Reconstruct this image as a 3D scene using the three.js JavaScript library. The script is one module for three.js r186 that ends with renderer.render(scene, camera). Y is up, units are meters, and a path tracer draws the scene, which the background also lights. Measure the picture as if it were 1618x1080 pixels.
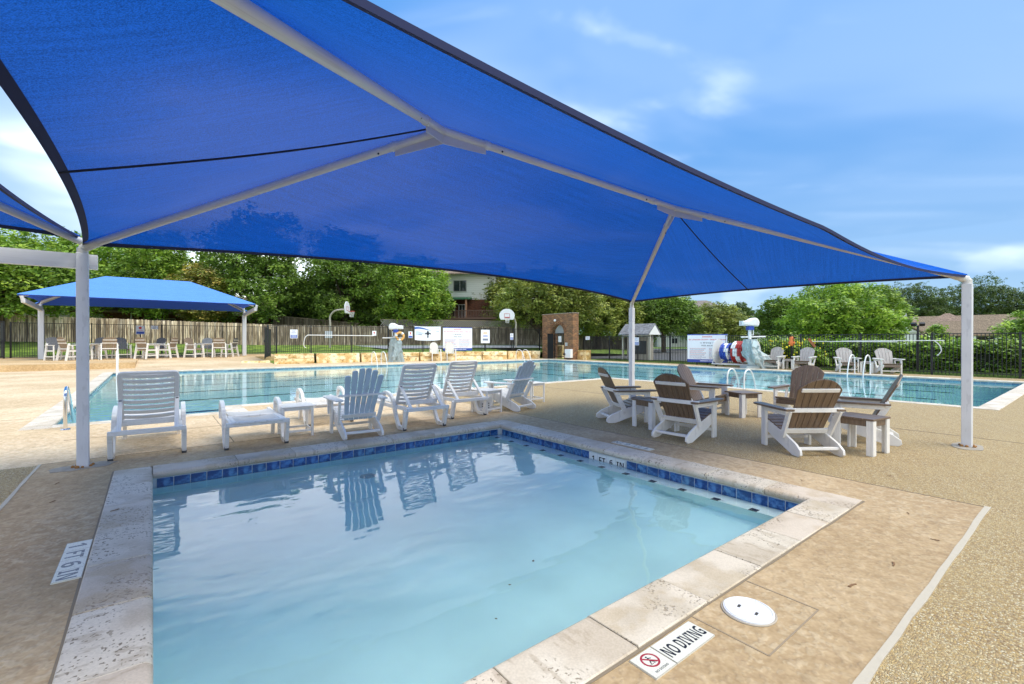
import * as THREE from 'three';
import { RoundedBoxGeometry } from 'three/addons/geometries/RoundedBoxGeometry.js';
import { mergeGeometries } from 'three/addons/utils/BufferGeometryUtils.js';

// ---------------------------------------------------------------- camera, sky, sun, exposure
const scene = new THREE.Scene();
const EYE = 1.42;
const camera = new THREE.PerspectiveCamera(72.97, 1618 / 1080, 0.05, 900);
camera.position.set(0, EYE, 0);
camera.rotation.x = -0.0027;
const renderer = new THREE.WebGLRenderer({ antialias: true });
renderer.setSize(1024, 684);
renderer.toneMapping = THREE.LinearToneMapping;
renderer.toneMappingExposure = 3.05;
renderer.shadowMap.enabled = true;

const SUN = new THREE.Vector3(0.5, 1.0, 0.2).normalize();
const sun = new THREE.DirectionalLight(new THREE.Color(1.0, 0.90, 0.73), 1.0);
sun.position.copy(SUN).multiplyScalar(60);
sun.castShadow = true; sun.shadow.radius = 70;
Object.assign(sun.shadow.camera, { left: -60, right: 60, top: 60, bottom: -60, near: 1, far: 200 });
scene.add(sun, sun.target);

// seeded random numbers and noise
function rng(seed) { let s = seed >>> 0; return () => { s = (s + 0x6d2b79f5) | 0; let t = Math.imul(s ^ (s >>> 15), 1 | s); t = (t + Math.imul(t ^ (t >>> 7), 61 | t)) ^ t; return ((t ^ (t >>> 14)) >>> 0) / 4294967296; }; }
function hash(x, y, k) { let h = Math.imul(x, 374761393) + Math.imul(y, 668265263) + Math.imul(k, 2147483647 - 40499); h = Math.imul(h ^ (h >>> 13), 1274126177); h ^= h >>> 16; return (h >>> 0) / 4294967296; }
function vnoise(x, y, period, k) {      // tileable value noise
  const ix = Math.floor(x), iy = Math.floor(y), fx = x - ix, fy = y - iy, u = fx * fx * (3 - 2 * fx), v = fy * fy * (3 - 2 * fy);
  const m = (q) => ((q % period) + period) % period;
  const a = hash(m(ix), m(iy), k), b = hash(m(ix + 1), m(iy), k), c = hash(m(ix), m(iy + 1), k), d = hash(m(ix + 1), m(iy + 1), k);
  return a + (b - a) * u + (c - a) * v + (a - b - c + d) * u * v;
}
function fbm(x, y, period, k, oct) { let s = 0, w = 0.5, n = 0; for (let i = 0; i < oct; i++) { s += w * vnoise(x, y, period, k + i * 17); n += w; x *= 2; y *= 2; period *= 2; w *= 0.5; } return s / n; }
const clamp = (x, a = 0, b = 1) => Math.min(b, Math.max(a, x)), mixn = (a, b, t) => a + (b - a) * t, step = (a, b, x) => { const t = clamp((x - a) / (b - a)); return t * t * (3 - 2 * t); };

{ // the sky: clear blue with thin high cloud, a pale horizon, and fill cloud added out of view
  const W = 2048, H = 1024, data = new Float32Array(W * H * 4);
  for (let j = 0; j < H; j++) {
    const el = ((j + 0.5) / H - 0.5) * Math.PI, y = Math.sin(el);
    for (let i = 0; i < W; i++) {
      const az = ((i + 0.5) / W - 0.5) * 2 * Math.PI, x = Math.cos(az) * Math.cos(el), z = Math.sin(az) * Math.cos(el);
      const e = Math.max(y, 0);
      const low = Math.exp(-e / 0.30), c = [mixn(0.009, 0.178, low), mixn(0.100, 0.258, low), mixn(0.298, 0.322, low)];
      if (y > 0) {
        const k = 1 / (y + 0.16), px = x * k, pz = z * k;
        const warp = fbm(px * 0.7 + 40, pz * 0.7 + 40, 4096, 3, 3);
        const veil = fbm(px * 0.9 + warp * 1.6 + 60, pz * 1.5 + warp + 60, 4096, 11, 5), wisp = fbm(px * 1.4 + warp * 3 + 90, pz * 4.2 + warp * 2.4 + 30, 4096, 29, 6);
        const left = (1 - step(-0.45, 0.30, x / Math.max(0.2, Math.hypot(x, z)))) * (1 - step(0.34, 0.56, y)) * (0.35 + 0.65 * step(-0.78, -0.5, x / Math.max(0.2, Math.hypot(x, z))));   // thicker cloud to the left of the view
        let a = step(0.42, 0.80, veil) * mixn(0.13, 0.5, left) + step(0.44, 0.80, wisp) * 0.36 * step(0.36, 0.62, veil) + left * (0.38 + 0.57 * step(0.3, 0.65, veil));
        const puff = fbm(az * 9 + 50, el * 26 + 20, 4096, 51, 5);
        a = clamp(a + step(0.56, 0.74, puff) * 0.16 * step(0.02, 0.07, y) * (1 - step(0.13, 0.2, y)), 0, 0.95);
        const cs = Math.max(0, x * SUN.x + y * SUN.y + z * SUN.z), lit = 0.95 + 0.2 * cs; a = clamp(a + 0.5 * Math.pow(cs, 9) + 0.55 * step(-0.1, 0.9, z) * step(0.25, 0.6, veil));  // last term: bright cloud behind the viewer, unseen, added to lift the canopy shade
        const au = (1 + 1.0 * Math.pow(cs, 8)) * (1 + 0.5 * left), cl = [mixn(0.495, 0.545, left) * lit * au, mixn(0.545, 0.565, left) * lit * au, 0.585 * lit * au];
        for (let q = 0; q < 3; q++) c[q] = mixn(c[q], cl[q], a);
      }
      const o = (j * W + i) * 4; data[o] = c[0]; data[o + 1] = c[1]; data[o + 2] = c[2]; data[o + 3] = 1;
    }
  }
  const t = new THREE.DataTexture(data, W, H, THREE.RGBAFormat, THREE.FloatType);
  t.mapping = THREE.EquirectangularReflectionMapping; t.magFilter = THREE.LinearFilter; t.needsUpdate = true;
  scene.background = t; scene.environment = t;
}

// ---------------------------------------------------------------- helpers
// The pools share one pair of axes: a runs along the wading pool's far edge, b away from the viewer.
const PHI = 37.862 * Math.PI / 180, CO = Math.cos(PHI), SI = Math.sin(PHI);
const P = (a, b, y = 0) => new THREE.Vector3(a * CO - b * SI, y, -(a * SI + b * CO));
const V = (x, y, z) => new THREE.Vector3(x, y, z);
const used = new Map();
function numbered(n) { const k = used.get(n) ?? 0; used.set(n, k + 1); return k ? n + '_' + String(k).padStart(3, '0') : n; }
function thing(name, label, category, pos = [0, 0, 0], turn = 0, group, kind) {
  const o = new THREE.Group(); o.name = numbered(name); scene.add(o);
  if (pos.isVector3) o.position.copy(pos); else o.position.set(...pos);
  o.rotation.y = turn; tag(o, label, category, group, kind); return o;
}
function tag(o, label, category, group, kind) { const u = o.userData = {}; if (label) u.label = label; if (category) u.category = category; if (group) u.group = group; if (kind) u.kind = kind; return o; }
const flat = (g) => { const n = g.index ? g.toNonIndexed() : g; for (const k of Object.keys(n.attributes)) if (!['position', 'normal', 'uv'].includes(k)) n.deleteAttribute(k); return n; };
const merged = (gs) => [].concat(gs).length === 1 ? [].concat(gs)[0] : mergeGeometries([].concat(gs).map(flat));
function mk(name, gs, m, parent, label, kind) {
  const o = new THREE.Mesh(merged(gs), m); o.castShadow = o.receiveShadow = true;
  if (parent) { o.name = name; parent.add(o); } else { o.name = numbered(name); scene.add(o); }
  if (label) o.userData.label = label; if (kind) o.userData.kind = kind; return o;
}
function struct(name, gs, m) { return mk(name, gs, m, null, null, 'structure'); }
function dup(root, pos, turn, label, group) {
  const r = root.clone(); r.name = numbered(root.name.replace(/_\d{3}$/, '')); scene.add(r);
  if (pos.isVector3) r.position.copy(pos); else r.position.set(...pos); r.rotation.set(0, turn, 0);
  r.userData = { ...root.userData }; if (label) r.userData.label = label; if (group) r.userData.group = group; return r;
}
const put = (g, p = [0, 0, 0], r = [0, 0, 0]) => { if (r[0]) g.rotateX(r[0]); if (r[1]) g.rotateY(r[1]); if (r[2]) g.rotateZ(r[2]); g.translate(...p); return g; };
const box = (w, h, d, p, r) => put(new THREE.BoxGeometry(w, h, d), p, r);
const rbox = (w, h, d, p, r, rad = 0.006) => put(new RoundedBoxGeometry(w, h, d, 1, Math.min(rad, w * 0.45, h * 0.45, d * 0.45)), p, r);
const cyl = (r0, r1, h, p, r, n = 16) => put(new THREE.CylinderGeometry(r0, r1, h, n), p, r);
function tube(pts, r, n = 8, seg = 0, tension = 0.5) { const c = new THREE.CatmullRomCurve3(pts.map((q) => q.isVector3 ? q : V(...q)), false, 'catmullrom', tension); return new THREE.TubeGeometry(c, seg || pts.length * 6, r, n, false); }
function rod(a, b, r, n = 10, r2 = r) { const d = b.clone().sub(a), g = new THREE.CylinderGeometry(r2, r, d.length(), n); g.applyQuaternion(new THREE.Quaternion().setFromUnitVectors(V(0, 1, 0), d.normalize())); const m = a.clone().add(b).multiplyScalar(0.5); g.translate(m.x, m.y, m.z); return g; }
function bar(a, b, w, h) { const d = b.clone().sub(a), g = new THREE.BoxGeometry(w, h, d.length()); g.lookAt(d); const m = a.clone().add(b).multiplyScalar(0.5); g.translate(m.x, m.y, m.z); return g; }
function poly(pts) { const s = new THREE.Shape(); pts.forEach(([x, y], i) => i ? s.lineTo(x, y) : s.moveTo(x, y)); s.closePath(); return s; }
function ext(shape, depth, bevel = 0.004) { return new THREE.ExtrudeGeometry(shape, { depth: depth - 2 * bevel, bevelEnabled: bevel > 0, bevelSize: bevel, bevelThickness: bevel, bevelOffset: -bevel, bevelSegments: 1, curveSegments: 10 }).translate(0, 0, bevel - depth / 2); }
function stroke(pts, w, n = 20) {       // a smooth band of width w along a 2-D path
  const c = new THREE.SplineCurve(pts.map(([x, y]) => new THREE.Vector2(x, y))), L = [], R = [];
  for (let i = 0; i <= n; i++) { const p = c.getPoint(i / n), t = c.getTangent(i / n), q = Array.isArray(w) ? mixn(w[0], w[1], i / n) : w; L.push([p.x - t.y * q / 2, p.y + t.x * q / 2]); R.unshift([p.x + t.y * q / 2, p.y - t.x * q / 2]); }
  return poly([...L, ...R]);
}
const side = (g, x) => g.rotateY(-Math.PI / 2).translate(x, 0, 0);   // a profile drawn as (z, y) stands in the y-z plane at x
function sheet(shape, y) { const g = new THREE.ShapeGeometry(shape, 12); g.rotateX(-Math.PI / 2); g.rotateY(PHI); g.translate(0, y, 0); return g; }
function slab(shape, y0, y1) { const g = new THREE.ExtrudeGeometry(shape, { depth: y1 - y0, bevelEnabled: false, curveSegments: 12 }); g.rotateX(-Math.PI / 2); g.rotateY(PHI); g.translate(0, y0, 0); return g; }
const rect = (a0, b0, a1, b1) => [[a0, b0], [a1, b0], [a1, b1], [a0, b1]];
function withHoles(outer, ...holes) { const s = poly(outer); for (const h of holes) s.holes.push(poly(h)); return s; }
function boxUV(g, k = 1, ou = 0, ov = 0) {      // uv in metres by the face's main direction
  g = flat(g); const p = g.attributes.position, n = g.attributes.normal, uv = new Float32Array(p.count * 2);
  for (let i = 0; i < p.count; i++) {
    const nx = Math.abs(n.getX(i)), ny = Math.abs(n.getY(i)), nz = Math.abs(n.getZ(i)), x = p.getX(i), y = p.getY(i), z = p.getZ(i);
    const [u, v] = ny >= nx && ny >= nz ? [x, z] : nx > nz ? [z, y] : [x, y]; uv[i * 2] = u * k + ou; uv[i * 2 + 1] = v * k + ov;
  }
  g.setAttribute('uv', new THREE.BufferAttribute(uv, 2)); return g;
}
// where the line of sight at picture column u meets the plan line p0-p1 (fences and walls are straight in plan)
function onLine(u, p0, p1) { const k = (u - 809) / 730, dx = p1.x - p0.x, dz = p1.z - p0.z, t = (-k * p0.z - p0.x) / (dx + k * dz); return V(p0.x + dx * t, 0, p0.z + dz * t); }

// ---------------------------------------------------------------- textures
function tex(n, size, f, srgb = true) {         // f(u, v) -> [r, g, b] in 0..1 sRGB, or a number for data maps
  const d = new Uint8Array(n * n * 4);
  for (let j = 0; j < n; j++) for (let i = 0; i < n; i++) { let c = f(i / n, j / n); if (!c.length) c = [c, c, c]; const o = (j * n + i) * 4; d[o] = clamp(c[0]) * 255; d[o + 1] = clamp(c[1]) * 255; d[o + 2] = clamp(c[2]) * 255; d[o + 3] = 255; }
  const t = new THREE.DataTexture(d, n, n); t.wrapS = t.wrapT = THREE.RepeatWrapping; t.magFilter = THREE.LinearFilter; if (srgb) t.colorSpace = THREE.SRGBColorSpace; t.repeat.set(1 / size, 1 / size); t.needsUpdate = true; return t;
}
function scaled(t, s) { const c = t.clone(); c.repeat.set(1 / s[0], 1 / s[1]); return c; }
function canvasTex(w, h, draw) { const c = document.createElement('canvas'); c.width = w; c.height = h; draw(c.getContext('2d'), w, h); const t = new THREE.CanvasTexture(c); t.colorSpace = THREE.SRGBColorSpace; return t; }
const std = (color, roughness = 0.6, more = {}) => new THREE.MeshStandardMaterial({ color: Array.isArray(color) ? new THREE.Color(...color) : color, roughness, ...more });
const lerp3 = (a, b, t) => [mixn(a[0], b[0], t), mixn(a[1], b[1], t), mixn(a[2], b[2], t)];

// smooth tan deck concrete: tan with pale worn flecks and darker stains
const concN = (u, v) => { const st = fbm(u * 4, v * 4, 4, 1, 5), fine = fbm(u * 90, v * 90, 90, 7, 3), fl = fbm(u * 170, v * 170, 170, 23, 3), cell = vnoise(u * 400, v * 400, 400, 5); return { st, fine, fl, cell }; };
const concMap = tex(2048, 5, (u, v) => {
  const { st, fine, fl, cell } = concN(u, v);
  let c = lerp3([0.775, 0.672, 0.52], [0.85, 0.752, 0.605], step(0.3, 0.7, st));
  c = lerp3(c, [0.68, 0.56, 0.42], step(0.54, 0.74, fbm(u * 7, v * 7, 7, 77, 5)) * 0.22);
  c = lerp3(c, [0.89, 0.83, 0.72], step(0.50, 0.62, fl) * (0.45 + 0.55 * step(0.38, 0.62, fbm(u * 9, v * 9, 9, 31, 5))) * 0.42); c = lerp3(c, [0.62, 0.51, 0.38], step(0.54, 0.66, fbm(u * 130, v * 130, 130, 93, 3)) * (0.5 + 0.5 * step(0.42, 0.65, fbm(u * 8, v * 8, 8, 37, 4))) * 0.25);
  const g = (fine - 0.5) * 0.12 + (cell - 0.5) * 0.07; return [c[0] + g, c[1] + g, c[2] + g];
});
const concBump = tex(1024, 5, (u, v) => { const { fine, fl } = concN(u, v); return fine * 0.4 + step(0.5, 0.68, fl) * 0.4; }, false);
// washed pebble deck
function pebbles(u, v, n, k) {
  const x = u * n, y = v * n, ix = Math.floor(x), iy = Math.floor(y); let d0 = 9, d1 = 9, id = 0;
  for (let j = -1; j <= 1; j++) for (let i = -1; i <= 1; i++) {
    const cx = ((ix + i) % n + n) % n, cy = ((iy + j) % n + n) % n, dx = ix + i + hash(cx, cy, k) - x, dy = iy + j + hash(cx, cy, k + 1) - y, d = Math.sqrt(dx * dx + dy * dy);
    if (d < d0) { d1 = d0; d0 = d; id = cx * 7919 + cy; } else if (d < d1) d1 = d;
  }
  return { edge: d1 - d0, id };
}
const PEB = [[0.80, 0.69, 0.47], [0.74, 0.60, 0.36], [0.86, 0.79, 0.62], [0.62, 0.51, 0.35], [0.74, 0.61, 0.38], [0.68, 0.60, 0.48], [0.88, 0.84, 0.72], [0.54, 0.43, 0.29]];
const aggMap = tex(2048, 2.4, (u, v) => {
  const { edge, id } = pebbles(u, v, 250, 9), c = PEB[Math.floor(hash(id, 3, 5) * PEB.length)], st = fbm(u * 3, v * 3, 3, 61, 5);
  let q = lerp3([0.64, 0.55, 0.40], c, step(0.05, 0.3, edge)); q = lerp3(q, [0.74, 0.65, 0.47], 0.12 + 0.3 * step(0.4, 0.65, st)); const g = (vnoise(u * 700, v * 700, 700, 3) - 0.5) * 0.06; return [q[0] + g, q[1] + g, q[2] + g];
});
const aggBump = tex(2048, 2.4, (u, v) => { const { edge, id } = pebbles(u, v, 250, 9); return step(0, 0.5, edge) * (0.5 + 0.5 * hash(id, 8, 2)); }, false);
// travertine coping with dark pits
const travMap = tex(1024, 1.6, (u, v) => {
  const st = fbm(u * 5, v * 9, 1, 4, 1) * 0 + fbm(u * 6, v * 6, 6, 13, 5); let c = lerp3([0.80, 0.755, 0.685], [0.88, 0.84, 0.78], step(0.3, 0.68, st));
  const pit = step(0.62, 0.70, fbm(u * 130, v * 130, 130, 41, 3)) * step(0.48, 0.64, fbm(u * 5, v * 5, 5, 91, 4));
  c = lerp3(c, [0.52, 0.46, 0.38], pit * 0.55); c = lerp3(c, [0.74, 0.66, 0.53], step(0.56, 0.72, fbm(u * 8, v * 8, 8, 19, 5)) * 0.35);
  const g = (vnoise(u * 300, v * 300, 300, 8) - 0.5) * 0.06; return [c[0] + g, c[1] + g, c[2] + g];
});
const travPlain = tex(1024, 1.9, (u, v) => { const st = fbm(u * 6, v * 6, 6, 23, 5), f = fbm(u * 40, v * 14, 1024, 33, 4); let c = lerp3([0.79, 0.74, 0.67], [0.88, 0.845, 0.79], step(0.3, 0.68, st)); c = lerp3(c, [0.66, 0.60, 0.52], step(0.62, 0.74, f) * 0.4); c = lerp3(c, [0.40, 0.35, 0.28], step(0.70, 0.74, fbm(u * 150, v * 150, 150, 81, 2)) * step(0.5, 0.7, st) * 0.7); const g = (vnoise(u * 300, v * 300, 300, 18) - 0.5) * 0.06; return [c[0] + g, c[1] + g, c[2] + g]; });
const travBump = tex(1024, 1.6, (u, v) => 1 - step(0.60, 0.70, fbm(u * 130, v * 130, 130, 41, 3)) * step(0.48, 0.64, fbm(u * 5, v * 5, 5, 91, 4)) + 0.15 * vnoise(u * 200, v * 200, 200, 8), false);
const blueTile = tex(256, 0.4, (u, v) => { const n = fbm(u * 9 + fbm(u * 5, v * 5, 5, 3, 3) * 2, v * 9, 9, 5, 5); return lerp3([0.10, 0.255, 0.47], [0.34, 0.545, 0.72], step(0.32, 0.72, n)); });
const paleTile = tex(256, 0.9, (u, v) => { const gx = (u * 6) % 1, h = hash(Math.floor(u * 6), Math.floor(v * 6), 4); return gx < 0.06 ? [0.62, 0.68, 0.70] : lerp3([0.25, 0.42, 0.52], [0.42, 0.58, 0.66], h); });
const limeMap = tex(512, 1.6, (u, v) => { const n = fbm(u * 7, v * 7, 7, 15, 6), f = vnoise(u * 90, v * 90, 90, 5); let c = lerp3([0.80, 0.68, 0.47], [0.95, 0.90, 0.76], step(0.3, 0.66, n)); c = lerp3(c, [0.55, 0.40, 0.22], step(0.62, 0.75, fbm(u * 14, v * 14, 14, 66, 4)) * 0.7); const g = (f - 0.5) * 0.1; return [c[0] + g, c[1] + g, c[2] + g]; });
const rough8 = tex(512, 1, (u, v) => fbm(u * 24, v * 24, 24, 2, 5), false);
const fabricMap = tex(1024, 1.2, (u, v) => { const s = fbm(u * 3, v * 220, 1024, 3, 3), w = vnoise(u * 340, v * 340, 340, 9), st = fbm(u * 2, v * 40, 1024, 13, 4), k = 0.90 + (s - 0.5) * 0.14 + (w - 0.5) * 0.34 + (st - 0.5) * 0.10; return [k, k, k]; });
const rippleBump = tex(1024, 4, (u, v) => { const w = fbm(u * 3, v * 3, 3, 5, 3); return 0.6 * fbm(u * 5 + w * 0.8, v * 11 + w * 0.8, 11, 21, 3) * 1 + 0.3 * fbm(u * 16, v * 34 + w, 34, 47, 2); }, false);
const grassMap = tex(1024, 6, (u, v) => { const n = fbm(u * 12, v * 12, 12, 3, 5), b = vnoise(u * 420, v * 420, 420, 6), c = lerp3([0.30, 0.40, 0.12], [0.47, 0.56, 0.20], step(0.3, 0.7, n)), g = (b - 0.5) * 0.22; return [c[0] + g, c[1] + g, c[2] + g * 0.6]; });
const woodMap = tex(1024, 3, (u, v) => { const g = fbm(u * 60, v * 4, 1024, 7, 5), st = fbm(u * 9, v * 3, 1024, 33, 4); const c = lerp3([0.36, 0.31, 0.26], [0.62, 0.57, 0.50], step(0.25, 0.75, g)); return lerp3(c, [0.78, 0.74, 0.68], step(0.55, 0.75, st) * 0.6); });
const brickMap = tex(1024, 1.44, (u, v) => { const row = Math.floor(v * 20), x = u * 7 + (row % 2) * 0.5, ix = Math.floor(x), fx = x - ix, fy = v * 20 - row; if (fx < 0.05 || fy < 0.13) return [0.62, 0.56, 0.48]; const h = hash(((ix % 7) + 7) % 7, row, 3), n = fbm(u * 80, v * 80, 80, 5, 3); return lerp3(lerp3([0.36, 0.22, 0.14], [0.66, 0.44, 0.28], h), [0.70, 0.55, 0.40], (n - 0.4) * 0.5); });
const shingleMap = tex(512, 3, (u, v) => { const row = Math.floor(v * 16), h = hash(Math.floor(u * 40 + row * 0.5) % 40, row, 7), n = fbm(u * 20, v * 20, 20, 5, 4); const k = 0.8 + 0.25 * h + (n - 0.5) * 0.3; return [0.9 * k, 0.9 * k, 0.9 * k]; });
const asphMap = tex(512, 4, (u, v) => { const n = fbm(u * 30, v * 30, 30, 5, 5), f = vnoise(u * 200, v * 200, 200, 3), k = 0.34 + (n - 0.5) * 0.2 + (f - 0.5) * 0.1; return [k, k * 0.99, k * 0.98]; });
const barkMap = tex(256, 1, (u, v) => { const n = fbm(u * 20, v * 5, 1024, 5, 4); return lerp3([0.20, 0.16, 0.12], [0.42, 0.36, 0.29], n); });
const plasterMap = tex(512, 3, (u, v) => { const n = fbm(u * 6, v * 6, 6, 5, 5), k = (n - 0.5) * 0.10; return [0.85 + k, 0.932 + k, 0.93 + k]; });
const paintMap = tex(512, 1, (u, v) => { const n = fbm(u * 5, v * 5, 5, 9, 5), s = step(0.62, 0.72, fbm(u * 22, v * 9, 1024, 17, 5)), k = 0.965 + (n - 0.5) * 0.07 - s * 0.05; return [k, k, k]; });
const hdpeMap = tex(512, 0.6, (u, v) => { const g = fbm(u * 70, v * 3, 1024, 7, 4), k = 0.86 + (g - 0.5) * 0.4; return [k, k, k]; });

// ---------------------------------------------------------------- materials
const M = {
  slabM: new THREE.MeshStandardMaterial({ map: concMap, bumpMap: concBump, bumpScale: 0.006, roughness: 0.85, color: new THREE.Color(0.72, 0.69, 0.64) }),
  conc: new THREE.MeshStandardMaterial({ map: concMap, bumpMap: concBump, bumpScale: 0.004, roughness: 0.85 }),
  agg: new THREE.MeshStandardMaterial({ map: aggMap, bumpMap: aggBump, bumpScale: 0.006, roughness: 0.85 }),
  trav: new THREE.MeshStandardMaterial({ map: travMap, bumpMap: travBump, bumpScale: 0.004, roughness: 0.7 }),
  travB: new THREE.MeshStandardMaterial({ map: travMap, bumpMap: travBump, bumpScale: 0.005, roughness: 0.75, color: new THREE.Color(0.88, 0.85, 0.8) }),
  white: std([0.80, 0.79, 0.76], 0.6),
  blueTile: std([1, 1, 1], 0.18, { map: blueTile }), blueTileB: std([0.8, 0.85, 1], 0.2, { map: blueTile }), blueTileC: std([1.15, 1.05, 0.95], 0.16, { map: blueTile }),
  grout: std([0.55, 0.6, 0.62], 0.8), black: std([0.015, 0.015, 0.018], 0.4), plaster: std([1, 1, 1], 0.7, { map: plasterMap }),
  caulk: std([0.50, 0.44, 0.34], 0.8, { bumpMap: rough8, bumpScale: 0.004 }),
  pipe: std([0.72, 0.70, 0.65], 0.4, { map: paintMap }), postW: std([0.76, 0.76, 0.77], 0.4, { map: paintMap }),
  resin: std([0.90, 0.865, 0.80], 0.34, { map: paintMap }), resinBlue: std([0.56, 0.66, 0.74], 0.4, { map: paintMap }),
  brown: std([0.235, 0.155, 0.095], 0.36, { map: hdpeMap }), brownL: std([0.52, 0.47, 0.43], 0.45, { map: hdpeMap }),
  chrome: std([0.75, 0.75, 0.76], 0.16, { metalness: 1 }),
  fenceBlack: std([0.012, 0.012, 0.013], 0.45), lime: std([1.15, 1.12, 1.05], 0.9, { map: limeMap, bumpMap: rough8, bumpScale: 0.02 }),
  wood: std([1.2, 1.16, 1.08], 0.9, { map: woodMap }), brick: std([0.98, 1.02, 0.95], 0.9, { map: brickMap, bumpMap: brickMap, bumpScale: 0.006 }), brickDark: std([0.80, 0.80, 0.72], 0.9, { map: brickMap }),
  roofBrown: std([0.30, 0.22, 0.14], 0.9, { map: shingleMap }), roofGrey: std([0.26, 0.26, 0.27], 0.9, { map: shingleMap }),
  siding: std([0.66, 0.62, 0.52], 0.8), sidingW: std([0.76, 0.75, 0.72], 0.8), glass: new THREE.MeshStandardMaterial({ color: new THREE.Color(0.02, 0.025, 0.03), roughness: 0.06 }),
  asphalt: std([1, 1, 1], 0.9, { map: asphMap }), grass: std([1, 1, 1], 0.95, { map: grassMap }), bark: std([1, 1, 1], 0.95, { map: barkMap }),
  rubber: std([0.06, 0.06, 0.06], 0.7), orange: std([0.85, 0.22, 0.05], 0.5), tarp: std([0.36, 0.42, 0.43], 0.55), blue: std([0.03, 0.08, 0.42], 0.45), red: std([0.42, 0.03, 0.025], 0.45),
  deckWood: std([0.12, 0.07, 0.05], 0.85), greenTrim: std([0.05, 0.16, 0.08], 0.7), concreteGrey: std([0.42, 0.39, 0.35], 0.9, { bumpMap: rough8, bumpScale: 0.01 }), courtGrey: std([0.28, 0.29, 0.30], 0.9),
};
const fabric = (c, t, opacity, uvSize = 1.2) => new THREE.MeshPhysicalMaterial({ color: new THREE.Color(...c), map: scaled(fabricMap, [uvSize, uvSize]), transmission: t, thickness: 0, roughness: 1, ior: 1.03, specularIntensity: 0.3, transparent: true, opacity, side: THREE.DoubleSide });
M.shade = fabric([0.013, 0.146, 0.70], 0.28, 0.976);
M.shadeFar = fabric([0.145, 0.35, 0.90], 0.06, 1); M.shadedUnderside = std([0.05, 0.15, 0.9], 0.9, { side: THREE.DoubleSide });  // deeper blue for the far canopy's underside, its shade put into the colour
M.hem = std([0.008, 0.016, 0.075], 0.9);
M.seam = std([0.008, 0.012, 0.03], 0.8);
const water = (attn, dist, bump) => new THREE.MeshPhysicalMaterial({ color: 0xffffff, transmission: 1, thickness: 1, ior: 1.333, roughness: 0, attenuationColor: new THREE.Color(...attn), attenuationDistance: dist, bumpMap: rippleBump, bumpScale: bump });

// ---------------------------------------------------------------- ground, pools, deck
const KA = [0, 4.62], KB = [1.65, 6.27], CW = 0.33;                       // wading pool, inside the coping
const kiddie = rect(KA[0], KB[0], KA[1], KB[1]);
const MAIN = [[-1.32, 10.86], [1.16, 10.86], [1.16, 11.76], [13.95, 11.76], [13.95, 1.7], [23.5, 1.7], [23.9, 26.2], [-1.38, 27.2]];
function offset(pts, d) {               // outward offset of a counter-clockwise outline
  const n = pts.length, out = [];
  for (let i = 0; i < n; i++) {
    const [x0, y0] = pts[(i + n - 1) % n], [x1, y1] = pts[i], [x2, y2] = pts[(i + 1) % n];
    let ax = x1 - x0, ay = y1 - y0, bx = x2 - x1, by = y2 - y1; const la = Math.hypot(ax, ay), lb = Math.hypot(bx, by); ax /= la; ay /= la; bx /= lb; by /= lb;
    const n1 = [ay, -ax], n2 = [by, -bx], k = 1 + n1[0] * n2[0] + n1[1] * n2[1]; out.push([x1 + d * (n1[0] + n2[0]) / k, y1 + d * (n1[1] + n2[1]) / k]);
  }
  return out;
}
const mainO = offset(MAIN, 0.36), kidO = rect(KA[0] - CW, KB[0] - CW, KA[1] + CW, KB[1] + CW);
const DECK = [[-34, -16], [25.6, -16], [25.6, 24.4], [24.9, 27.9], [5.8, 31.1], [-0.7, 30.9], [-34, 30.9]];
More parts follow.
